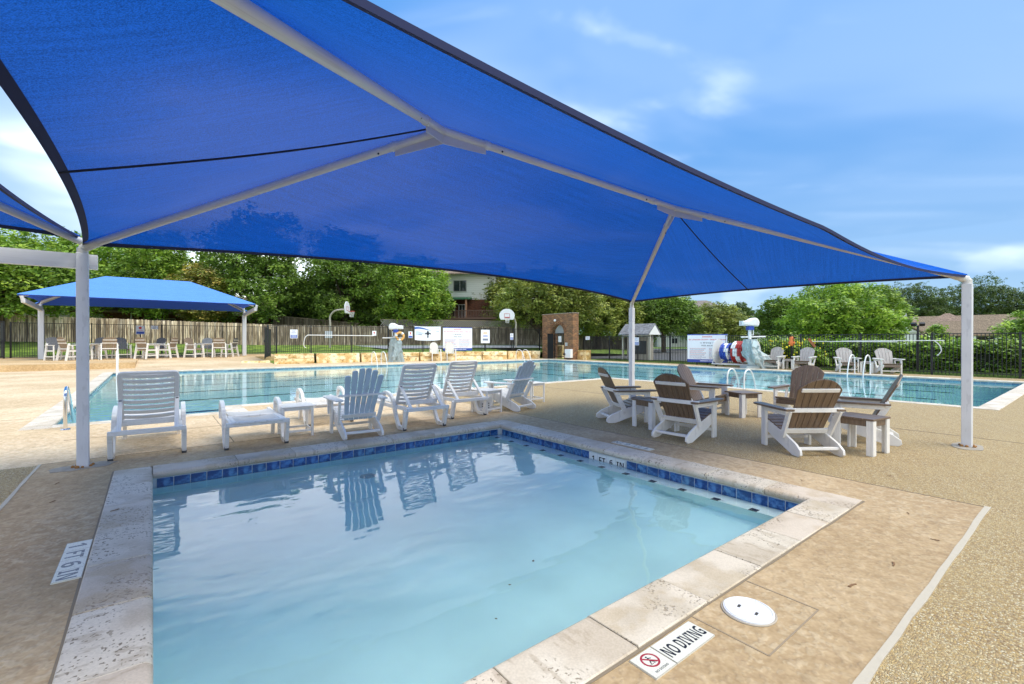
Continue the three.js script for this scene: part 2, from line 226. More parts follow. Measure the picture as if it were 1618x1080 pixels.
{
  const inner = [[-33.9, -15.9], [25.5, -15.9], [25.5, 27.7], [24.8, 28.0], [5.8, 31.0], [-33.9, 30.8]];
  struct('lawn', [sheet(withHoles(rect(-330, -330, 380, 420), inner), -0.015)], M.grass);
  const ring = rect(-1.02, 0.62, 5.62, 7.47);
  struct('pebble_deck', [sheet(withHoles([[-34, -16], [25.6, -16], [25.6, 24.4], [24.9, 27.9], [24.25, 26.6], [23.85, 1.35], [13.6, 1.35], [13.6, 11.4], [5.62, 11.4], [5.62, 7.47], [5.62, 0.62], [-1.02, 0.62], [-1.02, 7.47], [-34, 7.47]]), 0)], M.agg);
  struct('pool_border_slab', [sheet(withHoles(ring, kidO), 0.0)], M.slabM);
  struct('concrete_deck', [sheet(withHoles([[-34, 7.47], [5.62, 7.47], [5.62, 11.4], [1.52, 11.4], [1.5, 10.5], [-1.68, 10.5], [-1.74, 27.56], [24.2, 26.58], [24.88, 27.9], [5.8, 31.1], [-34, 31.1]]), 0)], M.conc);
  // joints: pale caulk round the border slab, dark fine grooves
  const rr = rng(5), cg = [];
  const wavy = (a0, b0, a1, b1, w) => { const n = 26, pts = [], L = [], R = [], dx = a1 - a0, dy = b1 - b0, l = Math.hypot(dx, dy); for (let i = 0; i <= n; i++) { const t = i / n, j = (rr() - 0.5) * 0.008, q = w * (0.8 + rr() * 0.4) / 2; const x = a0 + dx * t - dy / l * j, y = b0 + dy * t + dx / l * j; L.push([x - dy / l * q, y + dx / l * q]); R.unshift([x + dy / l * q, y - dx / l * q]); } return [...L, ...R]; };
  for (const s of [[5.62, 0.62, -1.02, 0.62, 0.036], [-1.02, 0.62, -1.02, 7.47, 0.028]]) cg.push(slab(poly(wavy(...s)), -0.02, 0.007));
  struct('joint_sealant', cg, M.caulk);
  const dg = []; for (const s of [[-1.02, 7.485, 5.62, 7.485, 0.012], [5.61, 0.62, 5.61, 7.47, 0.010], [5.62, 9.3, 5.62, 11.4, 0.012], [-1.0, 9.1, 5.6, 9.1, 0.010], [0.9, 7.5, 0.9, 10.4, 0.010], [-0.336, 1.31, -0.336, 6.61, 0.016], [-0.336, 6.606, 4.956, 6.606, 0.012], [4.956, 1.31, 4.956, 6.61, 0.014], [-0.336, 1.314, 4.956, 1.314, 0.013], [-4.2, 7.5, -4.2, 20, 0.012], [-34, 12, -1.75, 12, 0.012], [9.5, 11.3, 9.5, -4, 0.012]]) dg.push(slab(poly(wavy(...s)), -0.02, 0.003));
  struct('deck_joint', dg, std([0.23, 0.18, 0.12], 0.9));
}
// raised terrace to the left behind the main pool, with a ramp
{
  const g1 = slab(poly([[-40, 30.9], [-0.7, 30.9], [-0.7, 37], [10, 37], [10, 43.5], [-40, 43.5]]), -0.1, 0.3);
  struct('raised_terrace', [boxUV(g1)], std([0.92, 0.85, 0.72], 0.85, { map: concMap, bumpMap: concBump, bumpScale: 0.006 }));
  const g = new THREE.BufferGeometry(), c = [P(-0.7, 29.6, 0.004), P(5.7, 29.4, 0.004), P(5.7, 37, 0.3), P(-0.7, 37, 0.3)].map((q) => [q.x, q.y, q.z]);
  g.setAttribute('position', new THREE.Float32BufferAttribute([...c[0], ...c[1], ...c[2], ...c[0], ...c[2], ...c[3]], 3)); g.setAttribute('uv', new THREE.Float32BufferAttribute([0, 0, 6, 0, 6, 7, 0, 0, 6, 7, 0, 7], 2)); g.computeVertexNormals();
  struct('concrete_ramp', [g], M.conc);
}
function rimStone(len, depth, thick, uvo) {     // bullnose coping stone: z from 0 (water edge, overhang) to -depth, centred in x
  const s = new THREE.Shape(), r = thick * 0.46; s.moveTo(0 - depth, -thick); s.lineTo(-r, -thick); s.absarc(-r, -thick / 2, r, -Math.PI / 2, Math.PI / 2, false); s.lineTo(-depth + 0.006, 0); s.lineTo(-depth, -0.006); s.closePath();
  const g = new THREE.ExtrudeGeometry(s, { depth: len - 0.011, bevelEnabled: true, bevelSize: 0.003, bevelThickness: 0.003, bevelOffset: -0.003, bevelSegments: 1, curveSegments: 6 });
  g.translate(0, 0, -(len - 0.011) / 2); g.rotateY(-Math.PI / 2);  // profile x -> z
  return boxUV(g, 1, uvo, uvo * 1.7);
}
function rimRun(parent, p0, p1, depth, thick, mats, seed, y, size) {   // stones from p0 to p1 (a, b), water on the left when walking
  const r = rng(seed), dx = p1[0] - p0[0], dy = p1[1] - p0[1], L = Math.hypot(dx, dy); let s = 0;
  while (s < L - 0.02) {
    let l = size * (0.88 + 0.24 * r()); if (L - s - l < size * 0.45) l = L - s;
    const g = rimStone(l, depth, thick, r() * 9), o = mk('coping_stone', g, mats[Math.floor(r() * mats.length)], parent), m = (s + l / 2) / L;
    const q = P(p0[0] + dx * m, p0[1] + dy * m, y + (r() - 0.5) * 0.004); o.position.copy(q);
    const e = P(p0[0] + dx, p0[1] + dy).sub(P(p0[0], p0[1])); o.rotation.y = Math.atan2(-e.z, e.x) + Math.PI; s += l;
  }
}
const travMats = [std([0.84, 0.81, 0.75], 0.7, { map: travMap, bumpMap: travBump, bumpScale: 0.004 }), std([0.80, 0.75, 0.69], 0.75, { map: travMap, bumpMap: travBump, bumpScale: 0.004 }), std([0.87, 0.84, 0.78], 0.7, { map: travPlain }), std([0.82, 0.79, 0.72], 0.7, { map: travPlain }), std([0.86, 0.80, 0.73], 0.7, { map: travPlain })];
const WY = -0.152;          // wading pool water level
{
  const pool = thing('wading_pool', 'square shallow wading pool with stone coping and blue waterline tiles', 'pool', [0, 0, 0], 0, null, 'structure');
  const [a0, a1] = KA, [b0, b1] = KB, e = CW;
  // rims, walked with the water on the left
  rimRun(pool, [a0, b1 + e], [a0, b0 - e], e, 0.078, travMats, 3, 0.012, 0.66);
  rimRun(pool, [a0, b0], [a1, b0], e, 0.078, travMats, 8, 0.012, 0.6);
  rimRun(pool, [a1, b0 - e], [a1, b1 + e], e, 0.078, travMats, 5, 0.012, 0.66);
  rimRun(pool, [a1, b1], [a0, b1], e, 0.078, travMats, 12, 0.012, 0.66);
  const w = 0.26;            // basin walls stand under the coping
  const walls = [slab(withHoles(rect(a0 - w, b0 - w, a1 + w, b1 + w), rect(a0 - 0.03, b0 - 0.03, a1 + 0.03, b1 + 0.03)), -0.7, -0.05), sheet(poly(rect(a0 - 0.1, b0 - 0.1, a1 + 0.1, b1 + 0.1)), -0.5)];
  mk('basin', walls.map((g) => boxUV(g)), M.plaster, pool);
  mk('ledge', [boxUV(slab(poly(rect(a1 - 0.20, b0 - 0.034, a1 + 0.034, b1 + 0.034)), -0.52, WY - 0.05))], M.plaster, pool);
  // grout bed under the coping joints, waterline tiles
  mk('mortar_bed', [slab(withHoles(rect(a0 - e + 0.01, b0 - e + 0.01, a1 + e - 0.01, b1 + e - 0.01), rect(a0 - 0.012, b0 - 0.012, a1 + 0.012, b1 + 0.012)), -0.049, -0.006)], std([0.24, 0.19, 0.13], 0.9), pool);
  const tg = boxUV(rbox(0.144, 0.145, 0.012, [0, 0, 0], [0, 0, 0], 0.003)), tgs = [0, 0.13, 0.27, 0.38].map((k) => boxUV(tg.clone(), 1, k, k * 2)), tm = [M.blueTile, M.blueTileB, M.blueTileC], r = rng(77), n = 30, stp = 4.56 / n;
  mk('tile_grout', [slab(withHoles(rect(a0 - 0.07, b0 - 0.07, a1 + 0.07, b1 + 0.07), rect(a0 - 0.026, b0 - 0.026, a1 + 0.026, b1 + 0.026)), -0.235, -0.064)], M.grout, pool);
  const inset = -0.024;
  for (let i = 0; i < n; i++) for (const k of [0, 1, 2, 3]) {
    const s = 0.03 + stp * (i + 0.5); if (k === 1 && s > 2.02 && s < 2.62) continue;   // the depth marker takes four tiles
    const o = mk('tile', tgs[Math.floor(r() * 4)], tm[Math.floor(r() * 3)], pool), q = [P(a0 + s, b1 - inset, -0.143), P(a1 - inset, b0 + s, -0.143), P(a0 + s, b0 + inset, -0.143), P(a0 + inset, b0 + s, -0.143)][k];
    o.position.copy(q); o.rotation.y = PHI + (k % 2 ? Math.PI / 2 : 0);
  }
  const mt = canvasTex(512, 128, (c, W, H) => { c.fillStyle = '#d9dcd8'; c.fillRect(0, 0, W, H); c.strokeStyle = '#aab4b4'; c.lineWidth = 3; for (let i = 1; i < 4; i++) { c.beginPath(); c.moveTo(i * 128, 0); c.lineTo(i * 128, H); c.stroke(); } c.fillStyle = '#14171a'; c.font = 'bold 92px sans-serif'; c.textAlign = 'center'; c.textBaseline = 'middle'; c.fillText('1', 64, 66); c.fillText('FT', 192, 66); c.fillText('6', 320, 66); c.fillText('IN', 448, 66); });
  const mg = new THREE.BoxGeometry(0.60, 0.145, 0.014), mo = new THREE.Mesh(mg, [M.grout, M.grout, M.grout, M.grout, std([1, 1, 1], 0.25, { map: mt }), M.grout]); mo.name = 'depth_marker_tile'; mo.userData.label = 'white tile strip reading 1 FT 6 IN'; pool.add(mo); mo.castShadow = mo.receiveShadow = true;
  mo.position.copy(P(a1 - inset - 0.004, b0 + 2.32, -0.143)); mo.rotation.y = PHI - Math.PI / 2;
  for (let i = 0; i < 12; i++) { const o = mk('step_tile', box(0.075, 0.008, 0.075), M.black, pool); o.position.copy(P(a1 - 0.165, b0 + 0.38 + i * 0.372, WY - 0.049)); o.rotation.y = PHI; }
  const dr = mk('drain_cover', [cyl(0.1, 0.1, 0.012, [0, 0, 0]), ...[0, 1, 2].map((i) => put(new THREE.TorusGeometry(0.03 + i * 0.03, 0.006, 6, 24), [0, 0.008, 0], [Math.PI / 2, 0, 0]))], std([0.35, 0.42, 0.44], 0.5), pool); dr.position.copy(P(2.1, 5.6, -0.493));
  struct('wading_pool_water', [slab(poly(rect(a0 - 0.04, b0 - 0.04, a1 + 0.04, b1 + 0.04)), -0.53, WY)], water([0.50, 0.89, 0.895], 2.0, 0.007));
  // deck markers beside the pool, cast lid
}
{
  const pool = thing('swimming_pool', 'large L-shaped swimming pool with pale coping and dark lane lines', 'pool', [0, 0, 0], 0, null, 'structure');
  const n = MAIN.length, mm = [std([0.93, 0.92, 0.90], 0.7, { map: travMap }), std([0.99, 0.98, 0.96], 0.7, { map: travMap }), std([0.95, 0.93, 0.9], 0.7, { map: travMap })];
  const ends = offset(MAIN, 0.36);
  for (let i = 0; i < n; i++) {
    const p = MAIN[i], q = MAIN[(i + 1) % n], l = Math.hypot(q[0] - p[0], q[1] - p[1]), ux = (q[0] - p[0]) / l, uy = (q[1] - p[1]) / l, convex = (k) => { const [a, b, c] = [MAIN[(k + n - 1) % n], MAIN[k], MAIN[(k + 1) % n]]; return (b[0] - a[0]) * (c[1] - b[1]) - (b[1] - a[1]) * (c[0] - b[0]) > 0; };
    const s = i % 2 ? (convex(i) ? 0.36 : -0.0) : (convex(i) ? 0 : -0.36), t = i % 2 ? (convex((i + 1) % n) ? 0.36 : 0) : (convex((i + 1) % n) ? 0 : -0.36);
    rimRun(pool, [p[0] - ux * s, p[1] - uy * s], [q[0] + ux * t, q[1] + uy * t], 0.36, 0.06, mm, 40 + i, 0.012, i === 6 || i === 5 ? 1.2 : 0.75);
  }
  mk('mortar_bed', [slab(withHoles(offset(MAIN, 0.35), offset(MAIN, 0.012)), -0.055, -0.004)], M.caulk, pool);
  mk('basin', [boxUV(slab(withHoles(offset(MAIN, 0.3), offset(MAIN, 0.03)), -3, -0.052)), boxUV(slab(poly(offset([[-1.32, 10.86], [13.95, 10.86], [13.95, 27], [-1.38, 27.2]], 0.1)), -1.5, -1.15)), boxUV(slab(poly(offset([[13.8, 1.7], [23.5, 1.7], [23.9, 26.2], [13.8, 27]], 0.1)), -2.4, -1.75))], std([1, 1, 1], 0.7, { map: plasterMap }), pool);
  mk('waterline_tiling', [boxUV(slab(withHoles(offset(MAIN, 0.037), offset(MAIN, 0.018)), -0.24, -0.055))], std([1, 1, 1], 0.25, { map: paleTile }), pool, null, 'stuff');
  const line = std([0.02, 0.05, 0.08], 0.6);
  for (const b of [13.2, 15.6, 18.0, 20.4, 22.8, 25.2]) mk('lane_line', [boxUV(slab(poly(rect(0.5, b - 0.1, 13.6, b + 0.1)), -1.16, -1.146))], line, pool);
  for (const a of [15.5, 17.9, 20.3, 22.4]) mk('lane_line', [boxUV(slab(poly(rect(a - 0.1, 3, a + 0.1, 25)), -1.76, -1.746))], line, pool);
  struct('swimming_pool_water', [slab(poly(offset(MAIN, 0.035)), -2.9, -0.11)], water([0.30, 0.80, 0.89], 7.5, 0.006));
}
// ---------------------------------------------------------------- hilly ground behind the fences
const WOODF = [[-62, -20, 1.6], [-37, -34, 1.37], [-22.8, -44, 1.0], [-9, -48.5, 1.0], [2.8, -50.5, 1.0], [9, -56, 0.4], [16, -62, 0.35]];
function strip(top, bottom, uvk = 1) {      // sheet between two polylines of equal length
  const pos = [], uv = [];
  for (let i = 0; i + 1 < top.length; i++) for (const q of [bottom[i], bottom[i + 1], top[i + 1], bottom[i], top[i + 1], top[i]]) { pos.push(...q); uv.push(q[0] * uvk, q[2] * uvk); }
  const g = new THREE.BufferGeometry(); g.setAttribute('position', new THREE.Float32BufferAttribute(pos, 3)); g.setAttribute('uv', new THREE.Float32BufferAttribute(uv, 2)); g.computeVertexNormals(); return g;
}
{
  const top = WOODF.map(([x, z, y]) => [x, y, z]), far = WOODF.map(([x, z, y]) => [x * 2.6, y + 0.6, z * 3.2]);
  const w0 = P(5.8, 31.3, 0.6), w1 = P(25.4, 28.2, 0.6);
  const near = [P(-40, 43.4, 0.28), P(-8, 43.4, 0.28), P(8, 43.4, 0.29), V(-14.2, 0.58, -29.2), V(-5, 0.55, -33.5), V(2.8, 0.5, -38.5), V(14, 0.0, -46)].map((q) => [q.x, q.y, q.z]);
  struct('grass_bank', [strip(top, near), strip(far, top)], M.grass);
  struct('planting_bed', [(() => { const g = strip([P(-40, 44.6, 0.36), P(8, 44.6, 0.36)].map((q) => [q.x, q.y, q.z]), [P(-40, 43.3, 0.33), P(8, 43.3, 0.33)].map((q) => [q.x, q.y, q.z])); return g; })()], std([0.42, 0.30, 0.22], 0.95));
  struct('ball_court', [strip([[-14, 1.0, -41], [-3, 0.99, -43.5], [2.4, 0.98, -44.5]], [[-10, 0.80, -36.2], [-3, 0.83, -39.8], [2.8, 0.80, -42]])], M.courtGrey);
  struct('parking_lane', [sheet(poly([[27.2, 27], [30, 33], [60, 60], [75, 45], [40, 20], [28.2, 12], [27.2, 14]]), 0.01)], M.asphalt);
  struct('street', [sheet(poly([[52, -40], [60, -40], [66, 60], [58, 60]]), 0.012)], M.asphalt);
  struct('street_kerb', [slab(poly([[51.6, -40], [52, -40], [58, 60], [57.6, 60]]), 0, 0.13)], M.concreteGrey);
  struct('footpath', [sheet(poly([[26.6, 10.9], [28.6, 10.9], [28.6, -2], [26.6, -2]]), -0.004)], M.concreteGrey);
}
// ---------------------------------------------------------------- deck markers and skimmer lid
{
  const tileText = (w, h, draw) => canvasTex(w, h, (c) => { c.fillStyle = '#d8d5c6'; c.fillRect(0, 0, w, h); draw(c); const r = rng(w + h); for (let i = 0; i < 900; i++) { c.fillStyle = ['rgba(120,108,88,0.35)', 'rgba(216,213,198,0.55)', 'rgba(150,138,112,0.3)'][i % 3]; c.fillRect(r() * w, r() * h, 1 + r() * 5, 1 + r() * 4); } c.strokeStyle = 'rgba(110,98,78,0.8)'; c.lineWidth = 5; c.strokeRect(0, 0, w, h); });
  const ft = tileText(512, 128, (c) => { c.strokeStyle = '#a79f8c'; c.lineWidth = 4; for (let i = 1; i < 4; i++) { c.beginPath(); c.moveTo(i * 128, 0); c.lineTo(i * 128, 128); c.stroke(); } c.fillStyle = '#5a5c63'; c.font = 'bold 122px sans-serif'; c.textAlign = 'center'; c.textBaseline = 'middle'; ['1', 'FT', '6', 'IN'].forEach((t, i) => { c.save(); c.translate(64 + i * 128, 68); c.scale(t.length > 1 ? 0.82 : 1, 1); c.fillText(t, 0, 0); c.restore(); }); });
  const nd = tileText(720, 300, (c) => { c.fillStyle = '#16181a'; c.textAlign = 'center'; c.textBaseline = 'middle'; c.save(); c.translate(360, 160); c.scale(0.62, 1); c.font = 'bold 206px sans-serif'; c.fillText('NO DIVING', 0, 0); c.restore(); });
  const pic = tileText(300, 300, (c) => { c.strokeStyle = '#16181a'; c.fillStyle = '#16181a'; c.lineWidth = 5; c.beginPath(); c.moveTo(80, 165); c.lineTo(222, 165); c.stroke(); c.beginPath(); c.arc(150, 70, 10, 0, 7); c.fill(); c.lineWidth = 11; c.beginPath(); c.moveTo(150, 82); c.lineTo(140, 122); c.lineTo(168, 158); c.moveTo(140, 122); c.lineTo(118, 158); c.moveTo(148, 90); c.lineTo(180, 104); c.stroke(); c.strokeStyle = '#9c2430'; c.lineWidth = 20; c.beginPath(); c.arc(150, 118, 82, 0, 7); c.stroke(); c.beginPath(); c.moveTo(92, 60); c.lineTo(208, 176); c.stroke(); c.font = 'bold 34px sans-serif'; c.textAlign = 'center'; c.fillText('NO DIVING', 150, 262); });
  const plaque = (name, label, t, w, h, a, b, turn) => {
    const side = std([0.6, 0.58, 0.5], 0.7), o = new THREE.Mesh(new THREE.BoxGeometry(w, 0.014, h), [side, side, std([1, 1, 1], 0.35, { map: t, bumpMap: rough8, bumpScale: 0.001 }), side, side, side]);
    o.castShadow = o.receiveShadow = true; o.name = numbered(name); scene.add(o); o.position.copy(P(a, b, 0.001)); o.rotation.y = PHI + turn; tag(o, label, 'depth marker'); return o;
  };
  plaque('depth_marker', 'faded tile strip reading 1 FT 6 IN set in deck left of wading pool', ft, 0.67, 0.135, -0.405, 4.10, -Math.PI / 2);
  plaque('depth_marker', 'narrow tile strip reading 1 FT 6 IN beside the wading pool near brown chairs', ft, 0.62, 0.125, 5.11, 3.93, Math.PI / 2);
  tag(plaque('warning_tile', '', nd, 0.315, 0.14, 1.972, 1.222, 0), 'cream deck tile reading NO DIVING in tall black letters', 'warning tile');
  tag(plaque('warning_tile', '', pic, 0.148, 0.14, 1.735, 1.222, 0), 'square deck tile with red no diving ring and small lettering', 'warning tile');
  const t = thing('skimmer_cover', 'round white plastic skimmer lid in the deck beside the wading pool', 'lid', P(2.465, 1.15, 0), PHI);
  mk('lid', [cyl(0.121, 0.123, 0.012, [0, 0.007, 0], null ?? [0, 0, 0], 48), put(new THREE.TorusGeometry(0.112, 0.003, 8, 48), [0, 0.0135, 0], [Math.PI / 2, 0, 0])], std([0.82, 0.82, 0.82], 0.35, { map: paintMap }), t);
  mk('ring', [put(new THREE.TorusGeometry(0.128, 0.005, 8, 48), [0, 0.003, 0], [Math.PI / 2, 0, 0])], std([0.42, 0.36, 0.28], 0.8), t);
  for (const s of [-1, 1]) mk('finger_slot', [rbox(0.030, 0.006, 0.014, [-0.01, 0.0125, s * 0.045], [0, 0.15, 0])], std([0.05, 0.045, 0.04], 0.8), t);
  [[2.0, 2.6, 0.8, 'dark leaf speck on the wading pool floor nearest the lid'], [2.35, 2.75, 1.1, 'largest dark leaf speck on the wading pool floor right of centre'], [1.7, 2.35, 0.7, 'tiny leaf speck on the wading pool floor nearest the viewer']].forEach(([a, b, k, l], i) => { const o = mk('sunken_leaf', new THREE.OctahedronGeometry(0.010 * k).scale(1.6, 0.25, 1), std([0.16, 0.12, 0.06], 0.9)); o.position.copy(P(a, b, -0.494)); o.rotation.y = i * 1.3; tag(o, l, 'leaf', 'dark specks on the wading pool floor'); });
  const groove = []; for (const [a0, b0, a1, b1] of [[2.19, 0.93, 2.77, 0.93], [2.77, 0.93, 2.77, 1.31], [2.19, 0.93, 2.19, 1.31]]) groove.push(slab(poly(a0 === a1 ? rect(a0 - 0.004, b0, a0 + 0.004, b1) : rect(a0, b0 - 0.004, a1, b0 + 0.004)), -0.01, 0.0025));
  struct('cut_line', groove, std([0.30, 0.23, 0.15], 0.9));
  const lf = rng(31), leaf = ext(stroke([[-0.03, 0], [0, 0.004], [0.03, 0]], [0.012, 0.006], 6), 0.003, 0).rotateX(-Math.PI / 2), lm = std([0.20, 0.11, 0.05], 0.9);
  [[3.71, 0.83], [5.2, 1.9], [4.4, 0.75], [3.2, 0.9], [-0.7, 5.7], [-0.75, 6.4], [6.1, 1.4], [4.9, 1.0], [-0.25, 5.05]].forEach(([a, b], i) => { const o = mk('fallen_leaf', leaf, lm); o.position.copy(P(a, b, i === 8 ? 0.016 : 0.004)); o.rotation.y = lf() * 6; o.scale.setScalar(0.6 + 0.6 * lf()); tag(o, ['curled brown leaf on the bare slab midway between lid and right joint', 'dry leaf speck on slab near the wading pool right corner', 'dry leaf speck on slab close to the right sealant joint', 'small dry leaf on slab just right of the lid', 'dry leaf speck on slab left of the wading pool, middle', 'dry leaf speck left of the wading pool, near the post', 'dry leaf on the pebble deck beyond the slab corner', 'dry leaf on the slab between pool corner and joint', 'tiny brown leaf lying on the left coping stones'][i], 'leaf', 'dry leaves on the deck'); });
}
// ---------------------------------------------------------------- shade canopies
function postAt(parent, p, top, w = 0.104) { const o = mk('post', [boxUV(rbox(w, top + 0.15, w, [0, (top - 0.15) / 2, 0], [0, 0, 0], 0.008))], M.postW, parent); o.position.copy(p); o.rotation.y = PHI; return o; }
// corners in plan: c0 near-left, c1 far-left, c3 far-right, c2 near-right; the fabric hangs between hips, ridge and curved eave cables
function canopy(root, C, A1, A2, sag, seamMid, opts = {}) {
  const [c0, c1, c3, c2] = C, mid = A1.clone().add(A2).multiplyScalar(0.5);
  const eave = (p, q, s) => (t) => { const r = p.clone().lerp(q, t), k = 4 * t * (1 - t); if (s[2]) r.y -= s[2] * Math.sin(Math.PI * Math.min(1, t / 0.4)); const inw = V(mid.x - (p.x + q.x) / 2, 0, mid.z - (p.z + q.z) / 2).normalize(); return r.addScaledVector(inw, s[0] * k).add(V(0, s[1] * k, 0)); };
  const topLine = (pts) => { const ls = [0]; for (let i = 1; i < pts.length; i++) ls.push(ls[i - 1] + pts[i].distanceTo(pts[i - 1])); const f = (t) => { const s = t * ls[ls.length - 1]; let i = 1; while (i < pts.length - 1 && s > ls[i]) i++; return pts[i - 1].clone().lerp(pts[i], clamp((s - ls[i - 1]) / (ls[i] - ls[i - 1]))); }; f.knots = ls.slice(1, -1).map((q) => q / ls[ls.length - 1]); return f; };
  const up = (opts.pipe ?? 0.044) + 0.02;     // the cloth lies on top of the pipes
  const lift = (q) => q.clone().add(V(0, up, 0));
  const panels = [
    ['far', eave(c1, c3, sag[0]), topLine([c1, A1, A2, c3].map(lift)), 44], ['left', eave(c0, c1, sag[1]), topLine([c0, A1, c1].map(lift)), 30],
    ['right', eave(c3, c2, sag[2]), topLine([c3, A2, c2].map(lift)), 30], ['near', eave(c2, c0, sag[3]), topLine([c2, A2, A1, c0].map(lift)), 44],
  ];
  for (const [, e, t, n0] of panels) {
    const ts = []; for (let i = 0; i <= n0; i++) ts.push(i / n0); for (const k of t.knots) ts.push(k); ts.sort((x, y) => x - y); const n = ts.length - 1;
    const m = 14, pos = [], uv = [], idx = [];
    for (let i = 0; i <= n; i++) {
      const a = e(ts[i]).add(V(0, 0.035, 0)), b = t(ts[i]);
      for (let j = 0; j <= m; j++) { const k = j / m, q = a.clone().lerp(b, k); q.y -= 0.035 * Math.sin(Math.PI * Math.min(1, k * 1.25)) * Math.min(1, a.distanceTo(b) / 2.5); pos.push(q.x, q.y, q.z); const sl = q.y * 0.6; uv.push(q.x * CO - q.z * SI * 1, -q.x * SI - q.z * CO + sl); }
    }
    for (let i = 0; i < n; i++) for (let j = 0; j < m; j++) { const a = i * (m + 1) + j, b = a + m + 1; idx.push(a, b, a + 1, b, b + 1, a + 1); }
    const g = new THREE.BufferGeometry(); g.setAttribute('position', new THREE.Float32BufferAttribute(pos, 3)); g.setAttribute('uv', new THREE.Float32BufferAttribute(uv, 2)); g.setIndex(idx); g.computeVertexNormals();
    mk('fabric_panel', g, opts.fabric ?? M.shade, root); if (opts.fabric) mk('shaded_underside', g.clone().translate(0, -0.03, 0), M.shadedUnderside, root);  // far canopy only: added second sheet, coloured darker to paint the shaded underside
    // the hem: a folded pocket along the eave, flat against the cloth
    const L = []; for (let i = 0; i <= n; i++) { const a = e(ts[i]), b = t(ts[i]).sub(a), l = b.length(); b.normalize(); const w = Math.min(opts.hem ?? 0.056, l * 0.5); L.push([a.clone().add(V(0, 0.018, 0)), a.clone().addScaledVector(b, w).add(V(0, 0.018, 0)), a.clone().add(V(0, 0.05, 0))]); }
    const hp = []; for (let i = 0; i < n; i++) for (const [u, v] of [[0, 1], [2, 0]]) { const a = L[i][u], b = L[i + 1][u], c = L[i + 1][v], d = L[i][v]; for (const q of [a, b, c, a, c, d]) hp.push(q.x, q.y, q.z); }
    const hg = new THREE.BufferGeometry(); hg.setAttribute('position', new THREE.Float32BufferAttribute(hp, 3)); hg.setAttribute('uv', new THREE.Float32BufferAttribute(new Float32Array(hp.length / 3 * 2), 2)); hg.computeVertexNormals();
    mk('hem', hg, M.hem, root);
  }
  if (seamMid) for (const [k, apex] of [[1, A1], [2, A2]]) {
    const e = panels[k][1], t = panels[k][2], pts = []; for (let j = 0; j <= 10; j++) { const q = e(0.5).add(V(0, 0.03, 0)).lerp(t(0.5), j / 10); q.y -= 0.05 * Math.sin(Math.PI * j / 10) + 0.012; pts.push(q); }
    mk('seam', tube(pts, 0.0085, 6, 24), M.seam, root);
  }
  const r = opts.pipe ?? 0.040;
  for (const [p, q] of [[c0, A1], [c1, A1], [c3, A2], [c2, A2]]) mk('hip_pipe', rod(opts.fabric ? p.clone().lerp(q, 0.03).add(V(0, -0.1, 0)) : p, opts.fabric ? q.clone().add(V(0, -0.1, 0)) : q, r, 18), M.pipe, root);
  mk('ridge_pipe', rod(A1, A2, r, 18), M.pipe, root);
  return root;
}
const C0 = P(-0.62, 7.08).add(V(0.6144 * 5.74, 2.47, 0.789 * 5.74)), C1 = P(-0.62, 7.08, 2.47), C3 = P(9.02, 6.95, 2.31), C2 = P(8.63, 1.15, 2.25);
const AP1 = V(-0.703, 3.555, -4.71), AP2 = V(2.483, 3.45, -7.08);
